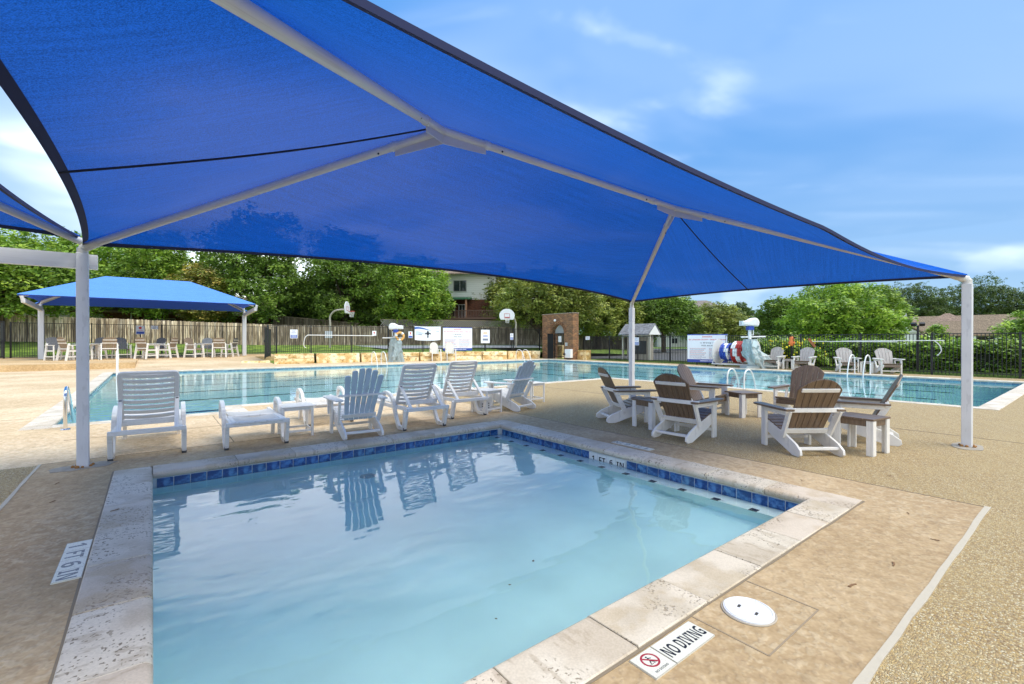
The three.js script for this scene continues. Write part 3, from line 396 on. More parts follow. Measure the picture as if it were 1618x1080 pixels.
{
  const t = thing('shade_canopy', 'large blue hip shade canopy on white posts over the wading pool', 'shade canopy');
  canopy(t, [C0, C1, C3, C2], AP1, AP2, [[0.62, 0.11], [0.13, 0.03], [0.15, 0.05], [0.4, 0.10, 0.10]], true);
  for (const [c, top] of [[C0, 2.42], [C1, 2.405], [C3, 2.2], [C2, 2.185]]) {
    postAt(t, V(c.x, 0, c.z), top);
    mk('post_cap', [rod(V(c.x, top - 0.06, c.z), V(c.x, top + 0.05, c.z), 0.05, 16), tube([V(c.x, top, c.z), V(c.x, c.y - 0.02, c.z), c.clone().lerp(c === C0 || c === C1 ? AP1 : AP2, 0.05)], 0.044, 12, 14)], M.pipe, t);
  }
  const fr = rng(9); for (const c of [C1, C2, C3]) { const n = 22, pts = []; for (let i = 0; i < n; i++) { const a = i / n * 6.283, q = 0.16 + fr() * 0.05 + 0.04 * Math.sin(a * 2 + 1); pts.push([Math.cos(a) * q * 1.25, Math.sin(a) * q]); } const o = mk('footing', new THREE.ExtrudeGeometry(poly(pts), { depth: 0.006, bevelEnabled: false }).rotateX(-Math.PI / 2), std([0.34, 0.30, 0.24], 0.9, { bumpMap: rough8, bumpScale: 0.02 }), t); o.position.set(c.x, 0, c.z); o.rotation.y = PHI; const ru = []; for (let i = 0; i < 9; i++) { const a = i / 9 * 6.283 + fr(); ru.push(put(new THREE.DodecahedronGeometry(0.012 + 0.012 * fr(), 0), [c.x + Math.cos(a) * 0.085, 0.014, c.z + Math.sin(a) * 0.085])); } mk('rust', ru, std([0.33, 0.16, 0.05], 0.95), t, null, 'stuff'); }
  // gusset plates under the ridge joints, with bolts
  const gus = (apex, to, l, drop) => { const d = to.clone().sub(apex).normalize(), q = apex.clone().addScaledVector(d, l), s = new Float32Array([...apex.clone().add(V(0, -0.02, 0)).toArray(), ...q.toArray(), ...q.clone().add(V(0, -drop, 0)).toArray(), ...apex.clone().add(V(0, -drop - 0.03, 0)).toArray()]); const n = V(d.z, 0, -d.x).normalize().multiplyScalar(0.006), pts = []; for (let i = 0; i < 4; i++) pts.push(V(s[i * 3], s[i * 3 + 1], s[i * 3 + 2])); const g = new THREE.BufferGeometry(), pos = []; const f = (a, b, c, e) => { for (const q2 of [a, b, c, a, c, e]) pos.push(q2.x, q2.y, q2.z); }; const A = pts.map((p) => p.clone().add(n)), B = pts.map((p) => p.clone().sub(n)); f(A[0], A[1], A[2], A[3]); f(B[3], B[2], B[1], B[0]); for (let i = 0; i < 4; i++) f(A[i], B[i], B[(i + 1) % 4], A[(i + 1) % 4]); g.setAttribute('position', new THREE.Float32BufferAttribute(pos, 3)); g.setAttribute('uv', new THREE.Float32BufferAttribute(new Float32Array(pos.length / 3 * 2), 2)); g.computeVertexNormals(); return g; };
  for (const [ap, ends, l] of [[AP1, [C1, AP2, C0], 0.52], [AP2, [C2, AP1, C3], 0.42]]) for (const e of ends) mk('gusset_plate', gus(ap, e, l, 0.10), std([0.60, 0.58, 0.54], 0.5), t);
  for (const [ap, ends] of [[AP1, [C1, AP2, C0]], [AP2, [C2, AP1, C3]]]) for (const e of ends) { const d = e.clone().sub(ap).normalize(); mk('collar', [rod(ap.clone().addScaledVector(d, 0.50), ap.clone().addScaledVector(d, 0.56), 0.047, 18)], M.pipe, t); const q = ap.clone().addScaledVector(d, 0.72).add(V(0, -0.03, 0)); mk('bolt', [put(new THREE.SphereGeometry(0.011, 8, 6), [q.x + 0.02, q.y, q.z + 0.032])], M.black, t); }
  const tg = C3.clone().lerp(C2, 0.8).add(V(-0.07, 0.13, -0.02)); const lab = mk('maker_tag', [box(0.012, 0.05, 0.16)], std([0.42, 0.27, 0.07], 0.7), t); lab.position.copy(tg); lab.rotation.y = PHI; lab.rotation.z = -0.6;
}
{
  const t = thing('shade_canopy', 'neighbouring dark blue shade canopy at left edge sharing the left post', 'shade canopy');
  const m = (p) => { const q = p.clone().sub(V(C1.x, 0, C1.z)), e = V(CO, 0, -SI), k = q.dot(e); return p.clone().addScaledVector(e, -2 * k); };
  const sh = V(-CO, 0, SI).multiplyScalar(0.02);
  const [d0, d1, d3, d2] = [C0, C1.clone().add(V(0, 0.07, 0)), C3, C2].map((q) => m(q).add(sh));
  canopy(t, [d0, d1, d3, d2], m(AP1), m(AP2), [[0.5, 0.14], [0.3, 0.05], [0.15, 0.05], [0.4, 0.09]], true);
  postAt(t, V(d0.x, 0, d0.z).add(V(-0.2, 0, 0.05)), 2.42); postAt(t, V(d3.x, 0, d3.z), 2.2); postAt(t, V(d2.x, 0, d2.z), 2.2);
  const a = P(-0.50, 7.19, 2.325), b = P(-10.2, 7.19, 2.325); mk('tie_beam', [bar(a, b, 0.075, 0.165)], M.postW, t);
}
{
  const z = 0.3, H = 3.88, t = thing('shade_canopy', 'light blue shade canopy on two white posts over the far dining terrace', 'shade canopy');
  const k = [P(-5.75, 36, H), P(-6.2, 43.4, H - 0.1), P(6.2, 43.4, H - 0.1), P(5.6, 36, H)];
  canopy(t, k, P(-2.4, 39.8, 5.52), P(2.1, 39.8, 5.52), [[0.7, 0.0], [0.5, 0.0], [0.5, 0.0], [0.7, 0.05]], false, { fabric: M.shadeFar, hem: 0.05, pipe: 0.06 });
  for (const [a, s] of [[-5.4, -1], [5.5, 1]]) {
    const post = mk('post', [rbox(0.26, 3.3, 0.26, [0, 1.5, 0], [0, 0, 0], 0.01)], M.postW, t); post.position.copy(P(a, 40.2, z - 0.1)); post.rotation.y = PHI;
    mk('arm', [bar(P(a, 40.3, 3.36), P(a + s * 0.15, 36.15, 3.62), 0.16, 0.24), rod(P(a + s * 0.15, 36.2, 3.55), P(a + s * 0.2, 36.1, H), 0.08, 12)], M.postW, t);
    mk('arm', [bar(P(a, 40.3, 3.36), P(a + s * 0.4, 43.3, 3.55), 0.16, 0.24), rod(P(a + s * 0.4, 43.3, 3.5), P(a + s * 0.45, 43.3, H - 0.1), 0.08, 12)], M.postW, t);
    mk('strut', tube([P(a, 40.2, 3.35), P(a, 40.2, 3.7), P(a - s * 0.25, 40.1, 3.95), P(a - s * 2.4, 39.9, 5.05)], 0.07, 10, 24), M.postW, t);
  }
}
// ---------------------------------------------------------------- chairs and tables
function slatFan(i, n, wb, wt, h, gap, arch, round) {      // one upright back slat as a flat profile: straight fan with arched top
  const f = (k, w) => -w / 2 + w * k / n, x0b = f(i, wb) + gap / 2, x1b = f(i + 1, wb) - gap / 2, x0t = f(i, wt) + gap / 2, x1t = f(i + 1, wt) - gap / 2, top = (x) => h - arch * Math.pow(Math.abs(x) / (wt / 2), 2.4);
  const s = new THREE.Shape(); s.moveTo(x0b, 0); s.lineTo(x1b, 0);
  if (round) { const m = (x0t + x1t) / 2, y = top(m) , r = (x1t - x0t) / 2; s.lineTo(x1t, y - r * 0.9); s.quadraticCurveTo(x1t, y, m, y); s.quadraticCurveTo(x0t, y, x0t, y - r * 0.9); }
  else for (let k = 0; k <= 6; k++) { const x = mixn(x1t, x0t, k / 6); s.lineTo(x, top(x)); }
  s.closePath(); return s;
}
function adirondack(name, label, o) {
  const t = thing(name, label, 'chair'), F = o.frame, S = o.slat, n = o.n;
  // two long side rails that end as rear feet
  const rail = poly([[0.37, 0.345], [0.36, 0.25], [0.10, 0.135], [-0.30, 0.0], [-0.42, 0.0], [-0.46, 0.03], [-0.45, 0.085], [-0.36, 0.15], [-0.12, 0.245], [0.12, 0.315], [0.30, 0.37]]);
  for (const s of [-1, 1]) {
    mk('side_rail', side(ext(rail, 0.032), s * 0.265), F, t);
    mk('leg', [rbox(0.034, 0.545, 0.105, [s * 0.3, 0.2725, 0.27])], F, t);
    if (o.bracket) mk('bracket', side(ext(poly([[0.30, 0.54], [0.34, 0.54], [0.33, 0.50], [0.29, 0.44], [0.285, 0.36], [0.24, 0.30], [0.24, 0.54]]), 0.03).rotateY(0), s * 0.345), F, t);
    const arm = new THREE.Shape(), W = o.armW; arm.moveTo(-0.055, -0.34); arm.lineTo(0.05, -0.34); arm.quadraticCurveTo(0.085, 0.1, W / 2, 0.28); arm.quadraticCurveTo(W / 2 + 0.005, 0.41, W / 2 - 0.03, 0.42); arm.lineTo(-W / 2 + 0.02, 0.42); arm.quadraticCurveTo(-W / 2, 0.41, -W / 2, 0.34); arm.lineTo(-0.06, 0.1); arm.closePath();
    const ag = ext(arm, 0.026, 0.005); if (s < 0) { ag.scale(-1, 1, 1); const ix = flat(ag), p = ix.attributes.position; for (let i = 0; i < p.count; i += 3) { const a = [p.getX(i), p.getY(i), p.getZ(i)]; p.setXYZ(i, p.getX(i + 1), p.getY(i + 1), p.getZ(i + 1)); p.setXYZ(i + 1, ...a); } ix.computeVertexNormals(); ix.rotateX(Math.PI / 2).rotateZ(0); ix.translate(s * 0.325, 0.556, 0); mk('arm', boxUV(ix), o.arm, t); }
    else { ag.rotateX(Math.PI / 2); ag.translate(s * 0.325, 0.556, 0); mk('arm', boxUV(ag), o.arm, t); }
    if (!o.bracket) mk('apron', [rbox(0.02, 0.06, 0.5, [s * 0.325, 0.512, -0.02], [0.0, 0, 0])], F, t);
    mk('upright', [bar(V(s * 0.295, 0.20, -0.13), V(s * 0.315, 0.55, -0.31), 0.03, 0.075)], F, t);
  }
  const lean = 0.47;       // back leans this far from upright
  for (let i = 0; i < n; i++) { const g = ext(slatFan(i, n, o.wb, o.wt, o.bh ?? 0.80, o.gap, o.arch, o.round), 0.022, 0.004); g.rotateX(-lean); g.translate(0, 0.24, -0.11); mk('back_slat', boxUV(g, 1, i * 0.21, i * 0.37), S, t); }
  const on = (h, back) => V(0, 0.24 + h * Math.cos(lean) + back * Math.sin(lean), -0.11 - h * Math.sin(lean) - back * Math.cos(lean) * 1);
  const cleat = (h, w, hh, d, name2 = 'cleat') => { const q = on(h, 0.011 + d / 2); return mk(name2, [rbox(w, hh, d, [0, 0, 0]).rotateX(-lean).translate(q.x, q.y, q.z)], F, t); };
  if (o.bracket) { const s = new THREE.Shape(); s.moveTo(-0.34, 0.02); s.quadraticCurveTo(0, 0.02, 0.34, 0.02); s.lineTo(0.34, -0.02); s.quadraticCurveTo(0, -0.10, -0.34, -0.02); s.closePath(); const g = ext(s, 0.03); g.rotateX(-Math.PI / 2).rotateY(Math.PI); g.scale(1, 1, 1); const q = on(0.42, 0.03); g.translate(0, q.y, q.z - 0.0); mk('back_band', boxUV(g), F, t); cleat(0.06, 0.5, 0.06, 0.03); }
  else { cleat(0.63, 0.47, 0.05, 0.025); const q = on(0.33, 0.045); mk('cleat', [rbox(0.74, 0.055, 0.045, [0, q.y, q.z])], F, t); cleat(0.02, 0.55, 0.07, 0.03); }
  const m = o.seatN; for (let i = 0; i < m; i++) { const k = i / (m - 1), z = mixn(0.335, -0.10, k), y = 0.378 - 0.135 * Math.pow(k, 1.15); mk('seat_slat', boxUV(rbox(0.55, 0.02, 0.435 / (m - 1) - 0.012, [0, 0, 0]), 1, i * 0.3, i * 0.17).rotateX(-0.30).translate(0, y + 0.006, z), o.seat, t); }
  mk('stretcher', [rbox(0.51, 0.035, 0.05, [0, 0.09, -0.36])], F, t); mk('front_rail', [rbox(0.51, 0.085, 0.022, [0, 0.315, 0.355])], o.seat, t); mk('stretcher', [rbox(0.57, 0.04, 0.02, [0, 0.12, 0.24])], F, t);
  return t;
}
const dir = (x, d) => Math.atan2(x, -d);      // a turn that faces plan direction (x to the right, d away from the viewer)
const BR = { frame: M.resin, slat: M.brown, arm: M.brown, seat: M.brown, n: 6, wb: 0.44, wt: 0.56, gap: 0.006, arch: 0.15, armW: 0.14, seatN: 6 };
const gBrown = 'brown and white chairs set in a ring under the canopy';
{
  const c0 = adirondack('garden_chair', 'brown slatted chair farthest left of the ring, side view, facing right', BR); c0.userData.group = gBrown; c0.position.set(2.04, 0, -8.30); c0.rotation.y = dir(0.99, 0.15);
  dup(c0, [2.57, 0, -6.85], dir(0.765, 0.64), 'dark brown slatted chair seen from behind between two side tables, left half of ring');
  dup(c0, [3.74, 0, -9.0], dir(0.70, -0.70), 'pale brown chair at back of ring facing viewer, left of the pool ladder');
  dup(c0, [5.28, 0, -8.5], dir(-0.78, -0.62), 'pale brown chair at back of ring facing viewer, right of the pool ladder');
  dup(c0, [3.76, 0, -6.06], dir(-0.02, 1), 'brown slatted chair seen squarely from behind, nearest of the ring');
  dup(c0, [5.02, 0, -6.68], dir(-0.8, 0.6), 'brown slatted chair farthest right of the ring, side view, facing left');
}
function sideTable(name, label, top, leg, w, h, slats, legW) {
  const t = thing(name, label, 'table');
  for (let i = 0; i < slats; i++) mk('top_slat', boxUV(rbox(w, 0.024, w / slats - 0.005, [0, h - 0.012, -w / 2 + (i + 0.5) * w / slats], [0, 0, 0], 0.004), 1, i * 0.23, i * 0.4), top, t);
  for (const s of [-1, 1]) { mk('apron', boxUV(rbox(w - 0.1, 0.075, 0.02, [0, h - 0.063, s * (w / 2 - 0.035)])), top, t); mk('apron', boxUV(rbox(0.02, 0.075, w - 0.1, [s * (w / 2 - 0.035), h - 0.063, 0])), top, t); }
  for (const x of [-1, 1]) for (const z of [-1, 1]) mk('leg', [rbox(legW, h - 0.025, 0.03, [x * (w / 2 - 0.012 - legW / 2), (h - 0.025) / 2, z * (w / 2 - 0.022)]), rbox(0.03, h - 0.025, legW - 0.03, [x * (w / 2 - 0.028), (h - 0.025) / 2, z * (w / 2 - 0.022 - legW / 2)])], leg, t);
  return t;
}
{
  const t = sideTable('side_table', 'square brown topped side table between the two left chairs of the ring', M.brown, M.resin, 0.46, 0.46, 4, 0.08); t.position.copy(V(2.3, 0, -7.62)); t.rotation.y = 0.5; t.userData.group = 'brown topped side tables';
  dup(t, [4.36, 0, -8.72], 0.25, 'brown topped side table at back of ring in front of the pool ladder');
  dup(t, [4.48, 0, -5.93], 0.52, 'brown topped side table nearest at right of ring, between the two right chairs');
}
{
  const W = { frame: M.resin, slat: M.resinBlue, arm: M.resin, seat: M.resin, n: 6, wb: 0.42, wt: 0.57, gap: 0.012, arch: 0.18, armW: 0.17, seatN: 9, round: true, bracket: true, bh: 0.88 };
  const c = adirondack('garden_chair', 'pale blue-white fan backed chair seen from behind beside the wading pool', W); c.userData.group = 'white fan backed chairs'; c.position.set(-2.38, 0, -7.06); c.rotation.y = dir(-0.56, 0.83);
  dup(c, [-0.03, 0, -9.7], dir(-0.78, 0.62), 'white fan backed chair turned sideways between two small white tables');
}
function smallTable(name, label) {       // moulded white table with thin legs and a low rim of rails
  const t = thing(name, label, 'table'), w = 0.44, h = 0.46;
  mk('tabletop', [rbox(w, 0.028, w, [0, h - 0.014, 0], [0, 0, 0], 0.012)], M.resin, t); mk('apron', [box(w - 0.05, 0.04, 0.012, [0, h - 0.048, w / 2 - 0.03]), box(w - 0.05, 0.04, 0.012, [0, h - 0.048, -w / 2 + 0.03]), box(0.012, 0.04, w - 0.062, [w / 2 - 0.03, h - 0.048, 0]), box(0.012, 0.04, w - 0.062, [-w / 2 + 0.03, h - 0.048, 0])], M.resin, t);
  for (const x of [-1, 1]) for (const z of [-1, 1]) mk('leg', [rbox(0.035, h - 0.028, 0.035, [x * (w / 2 - 0.022), (h - 0.028) / 2, z * (w / 2 - 0.022)])], M.resin, t);
  for (const s of [-1, 1]) { mk('rail', [box(w - 0.08, 0.03, 0.02, [0, 0.09, s * (w / 2 - 0.022)])], M.resin, t); mk('rail', [box(0.02, 0.03, w - 0.08, [s * (w / 2 - 0.022), 0.09, 0])], M.resin, t); }
  return t;
}
{
  const t = smallTable('patio_table', 'small white plastic table left of the blue-white fan backed chair'); t.userData.group = 'small white plastic tables'; t.position.set(-3.27, 0, -6.98); t.rotation.y = PHI - 0.05;
  dup(t, [-0.5, 0, -9.18], PHI + 0.2, 'small white plastic table between the right chaise and the sideways fan backed chair');
  dup(t, [0.46, 0, -10.75], PHI, 'small white plastic table farthest back, behind the sideways fan backed chair');
  const k = thing('slotted_crate', 'small white crate with dark slots under the right white table', 'crate', [-0.62, 0, -9.3], PHI + 0.1);
  mk('crate_wall', [box(0.30, 0.28, 0.012, [0, 0.14, 0.14]), box(0.30, 0.28, 0.012, [0, 0.14, -0.14]), box(0.012, 0.28, 0.268, [0.144, 0.14, 0]), box(0.012, 0.28, 0.268, [-0.144, 0.14, 0]), box(0.276, 0.012, 0.268, [0, 0.006, 0])], M.resin, k);
  for (const x of [-0.09, -0.02, 0.07]) for (const y of [0.08, 0.125, 0.17]) mk('slot', [box(0.03, 0.022, 0.006, [x, y, 0.1475])], M.black, k);
}
function chaise(name, label, angle, o = {}) {   // foot end towards +z
  const t = thing(name, label, 'chaise lounge'), R = M.resin, len = o.len ?? 1.2;
  for (const s of [-1, 1]) {
    mk('side_frame', side(ext(stroke([[-0.52, 0.335], [-0.2, 0.335], [0.3, 0.325], [0.8, 0.335], [len, 0.33]], 0.06), 0.045), s * 0.315), R, t);
    // arm with its front prop, sweeping back and down into the rear leg loop
    mk('arm_leg', [side(ext(stroke([[0.42, 0.30], [0.43, 0.45], [0.36, 0.535], [0.20, 0.53], [0.06, 0.47], [-0.02, 0.34], [-0.10, 0.18], [-0.20, 0.045], [-0.30, 0.03]], [0.055, 0.07], 36), 0.05), s * 0.355), side(ext(poly([[-0.27, 0.005], [-0.43, 0.005], [-0.44, 0.05], [-0.27, 0.065]]), 0.05), s * 0.355), side(ext(poly([[-0.36, 0.02], [-0.445, 0.02], [-0.53, 0.31], [-0.44, 0.33]]), 0.048), s * 0.355)], R, t);
    mk('foot_pad', [rbox(0.052, 0.05, 0.035, [s * 0.355, 0.026, -0.43])], M.rubber, t);
    mk('leg', [side(ext(poly([[len - 0.25, 0.31], [len - 0.12, 0.31], [len - 0.10, 0.0], [len - 0.16, 0.0]]), 0.045), s * 0.315)], R, t);
  }
  mk('crossbar', [rbox(0.75, 0.055, 0.05, [0, 0.335, -0.535])], R, t); mk('crossbar', [rbox(0.62, 0.05, 0.04, [0, 0.32, len - 0.02])], R, t);
  const bow = (w, d) => { const g = new THREE.BoxGeometry(w, 0.02, d, 8, 1, 1), p = g.attributes.position; for (let i = 0; i < p.count; i++) p.setY(i, p.getY(i) - 0.028 * (1 - Math.pow(2 * p.getX(i) / w, 2))); g.computeVertexNormals(); return flat(g); };
  const hinge = V(0, 0.355, 0.06), L = o.back ?? 0.74, place = (g) => { g.rotateX(angle); g.translate(hinge.x, hinge.y, hinge.z); return g; };   // the panel is drawn along -z, then raised
  const n = 10, pitch = L / n, bs = bow(0.54, pitch - 0.028);
  for (let i = 0; i < n; i++) mk('back_slat', place(bs.clone().translate(0, 0, -(i + 0.5) * pitch)), R, t);
  const fr = new THREE.Shape(); fr.moveTo(-0.31, 0); fr.lineTo(0.31, 0); fr.lineTo(0.31, L - 0.05); fr.quadraticCurveTo(0.31, L + 0.02, 0.24, L + 0.02); fr.lineTo(-0.24, L + 0.02); fr.quadraticCurveTo(-0.31, L + 0.02, -0.31, L - 0.05); fr.closePath();
  fr.holes.push(poly([[-0.255, 0.02], [-0.255, L - 0.035], [0.255, L - 0.035], [0.255, 0.02]]));
  mk('back_frame', place(ext(fr, 0.034, 0.008).rotateX(-Math.PI / 2)), R, t);
  const m = Math.round((len - 0.1) / 0.09), ss = bow(0.58, 0.068);
  for (let i = 0; i < m; i++) mk('seat_slat', ss.clone().translate(0, 0.372, 0.11 + i * 0.0925), R, t);
  if (angle > 0.4) for (const s of [-1, 1]) {
    const q = V(s * 0.285, hinge.y + Math.sin(angle) * L * 0.5, hinge.z - Math.cos(angle) * L * 0.5);
    mk('prop', [bar(V(s * 0.275, 0.34, -0.50), q, 0.045, 0.03)], R, t); mk('hinge_pin', [box(0.03, 0.045, 0.03, [q.x, q.y - 0.03, q.z - 0.03])], M.rubber, t);
  }
  if (angle > 0.4) mk('back_rail', [rbox(0.56, 0.075, 0.02, [0, 0.42, -0.31])], R, t);
  return t;
}
{
  const F = dir(-0.593, 0.805), g = 'white slatted chaise lounges';
  const c = chaise('chaise_lounge', 'white chaise with raised slatted back standing alone beside the left post', 1.12); c.userData.group = g; c.position.set(-4.70, 0, -6.0); c.rotation.y = F;
  dup(c, [-1.67, 0, -7.84], F + 0.02, 'white chaise with raised slatted back right of the blue-white fan backed chair');
  dup(c, [-1.06, 0, -8.95], F + 0.02, 'white chaise with raised slatted back, rightmost, beside the crate and table');
  const d = chaise('chaise_lounge', 'white low chaise lying flat left of the small white table', 0.0, { len: 0.55, back: 0.62 }); d.userData.group = 'white flat chaise lounges'; d.position.set(-3.67, 0, -6.55); d.rotation.y = F;
  dup(d, [-3.35, 0, -8.25], F, 'white flat chaise partly hidden behind the blue-white fan backed chair');
}
// ---------------------------------------------------------------- far dining sets and poolside chairs
function tallChair(name, label, mats) {   // counter-height slat back chair with arms
  const t = thing(name, label, 'chair'), [slat, frame] = mats;
  for (const s of [-1, 1]) { mk('leg', [bar(V(s * 0.29, 0, 0.30), V(s * 0.27, 0.79, 0.24), 0.04, 0.085)], frame, t); mk('leg', [bar(V(s * 0.29, 0, -0.36), V(s * 0.27, 0.92, -0.22), 0.04, 0.085)], frame, t); mk('arm', [rbox(0.09, 0.03, 0.56, [s * 0.29, 0.81, 0.02])], frame, t); mk('side_rail', [box(0.03, 0.07, 0.5, [s * 0.27, 0.51, -0.02])], frame, t); mk('stretcher', [box(0.03, 0.05, 0.52, [s * 0.28, 0.2, -0.02])], frame, t); }
  mk('seat', [rbox(0.52, 0.035, 0.48, [0, 0.56, 0.0])], slat, t);
  for (let i = 0; i < 5; i++) { const g = ext(slatFan(i, 5, 0.46, 0.52, 0.74, 0.008, 0.12, false), 0.022, 0); g.rotateX(-0.28); g.translate(0, 0.54, -0.2); mk('back_slat', boxUV(g), slat, t); }
  mk('cleat', [box(0.52, 0.05, 0.025, [0, 0.93, -0.325], [-0.28, 0, 0])], frame, t); mk('cleat', [box(0.46, 0.04, 0.025, [0, 1.10, -0.375], [-0.28, 0, 0])], frame, t); mk('cleat', [box(0.56, 0.05, 0.03, [0, 0.62, -0.25])], frame, t); mk('footrest', [box(0.54, 0.05, 0.03, [0, 0.24, 0.29])], frame, t);
  return t;
}
{
  const greyS = std([0.12, 0.12, 0.125], 0.5), brownS = std([0.27, 0.20, 0.135], 0.5), seats = [];
  // [picture column, b in plan, facing x, facing away, kind, label]
  const list = [[92, 36.9, 1, -0.3, 0, 'grey backed tall chair, leftmost at the far terrace tables, side view'], [112, 36.2, 0.3, 1, 1, 'brown backed tall chair seen from behind just left of the near left post'], [150, 38.4, 0, -1, 0, 'grey backed tall chair behind the leftmost far table, right of the near left post'], [172, 36.4, -0.75, 0.65, 1, 'brown backed tall chair right of the leftmost far table, turned left'], [193, 38.5, 0.7, -0.5, 0, 'grey backed tall chair facing right between the left and middle far tables'], [232, 36.4, 0.1, 1, 1, 'brown backed tall chair seen squarely from behind at the middle far table'], [247, 38.9, -0.1, -1, 0, 'grey backed tall chair behind the middle far table'], [265, 37.1, -1, -0.1, 1, 'tall white framed chair on the right of the middle far table, facing left'], [308, 37.2, 1, -0.1, 1, 'tall white framed chair on the left of the rightmost far table, facing right'], [323, 38.9, 0.1, -1, 2, 'pale backed tall chair behind the rightmost far table'], [347, 36.8, -0.5, 0.85, 1, 'brown backed tall chair seen from behind at the rightmost far table'], [363, 37.8, -1, -0.1, 0, 'grey backed tall chair, rightmost at the far tables, facing left']];
  const protos = {};
  for (const [u, b, fx, fd, k, label] of list) {
    const p = onLine(u, P(-20, b), P(20, b)); p.y = 0.3; let c;
    if (!protos[k]) c = protos[k] = tallChair('dining_chair', label, [[greyS, brownS, std([0.5, 0.49, 0.46], 0.5)][k], M.resin]); else c = dup(protos[k], p, 0, label);
    c.position.copy(p); c.rotation.set(0, dir(fx, fd), 0); c.scale.set(1.32, 1.06, 1.2); c.userData.group = 'tall chairs round the far terrace tables';
  }
  const mkT = () => { const t = thing('dining_table', '', 'table'), top = M.resin; mk('tabletop', [cyl(0.72, 0.72, 0.04, [0, 0.93, 0], [0, 0, 0], 28)], std([0.50, 0.49, 0.47], 0.5), t); mk('apron', [cyl(0.55, 0.55, 0.07, [0, 0.875, 0], [0, 0, 0], 8)], top, t); for (let i = 0; i < 4; i++) { const c = Math.cos(i * Math.PI / 2 + 0.5), s = Math.sin(i * Math.PI / 2 + 0.5); mk('leg', [bar(V(c * 0.5, 0, s * 0.5), V(c * 0.4, 0.9, s * 0.4), 0.08, 0.08)], top, t); } mk('shelf', [cyl(0.36, 0.36, 0.03, [0, 0.3, 0], [0, 0, 0], 8)], top, t); return t; };
  let first = null; for (const [u, b, l] of [[140, 37.3, 'leftmost of the round tables on the far terrace, crossed by the near post'], [238, 37.6, 'middle one of the round tables on the far terrace'], [330, 38, 'rightmost of the round tables on the far terrace']]) { const p = onLine(u, P(-20, b), P(20, b)); p.y = 0.3; if (!first) { first = mkT(); first.position.copy(p); } else dup(first, p, 0.3); const o = scene.children[scene.children.length - 1]; o.userData = { label: l, category: 'table', group: 'round tables on the far terrace' }; }
}
{
  const far = { frame: M.resin, slat: M.brownL, arm: M.resin, seat: std([0.20, 0.15, 0.11], 0.5), n: 5, wb: 0.44, wt: 0.56, gap: 0.006, arch: 0.15, armW: 0.12, seatN: 5 };
  const g = 'taupe chairs on the right far pool edge'; let c = null;
  for (const [a, b, fx, fd, l] of [[24.95, 10.4, -0.75, -0.6, 'taupe chair beside the drooping grey lift cover, left of yellow flowers'], [24.95, 9.0, -0.75, -0.65, 'taupe chair directly in front of the yellow flowers'], [24.9, 7.25, -0.35, -0.9, 'taupe chair left of the far right pool ladder'], [24.85, 5.75, -0.3, -0.9, 'taupe chair right of the far right pool ladder, nearest the lamp post']]) {
    if (!c) c = adirondack('garden_chair', l, far); const o = c.userData.group ? dup(c, P(a, b), 0, l) : c; o.position.copy(P(a, b)); o.rotation.set(0, dir(fx, fd), 0); o.userData.group = g; o.scale.setScalar(1.15);
  }
  const t = sideTable('side_table', 'low taupe table between the two chairs at the far right ladder', M.brownL, M.resin, 0.5, 0.5, 3, 0.09); t.position.copy(P(25.1, 6.5)); t.rotation.y = PHI; t.userData.group = 'taupe side tables by the fence';
  dup(t, P(25.2, 9.75), PHI, 'low taupe table between the chairs by the yellow flowers');
  const pl = thing('plastic_chair', 'beige moulded chair against the stone wall, left one of the pair', 'chair'), m = std([0.62, 0.60, 0.52], 0.5);
  for (const s of [-1, 1]) { mk('leg', [bar(V(s * 0.26, 0, 0.26), V(s * 0.25, 0.66, 0.22), 0.045, 0.05)], M.resin, pl); mk('leg', [bar(V(s * 0.27, 0, -0.28), V(s * 0.24, 0.66, -0.22), 0.045, 0.05)], M.resin, pl); mk('arm', [rbox(0.06, 0.03, 0.5, [s * 0.26, 0.67, 0])], M.resin, pl); }
  mk('seat', [rbox(0.5, 0.03, 0.46, [0, 0.43, 0])], m, pl); { const s = new THREE.Shape(); s.moveTo(-0.2, 0); s.lineTo(0.2, 0); s.lineTo(0.26, 0.4); s.quadraticCurveTo(0.22, 0.66, 0, 0.68); s.quadraticCurveTo(-0.22, 0.66, -0.26, 0.4); s.closePath(); const g2 = ext(s, 0.025).rotateX(-0.25); g2.translate(0, 0.42, -0.2); mk('backrest', g2, m, pl); }
  const w0 = P(5.8, 30.7), w1 = P(25, 27.6), p = onLine(688, w0, w1), q = onLine(712, w0, w1); pl.position.copy(p); pl.rotation.y = dir(0.45, -0.9); pl.scale.setScalar(1.22); pl.userData.group = 'beige chairs by the stone wall'; dup(pl, q, dir(0.35, -0.95), 'beige moulded chair against the stone wall, right one of the pair').scale.setScalar(1.22);
}
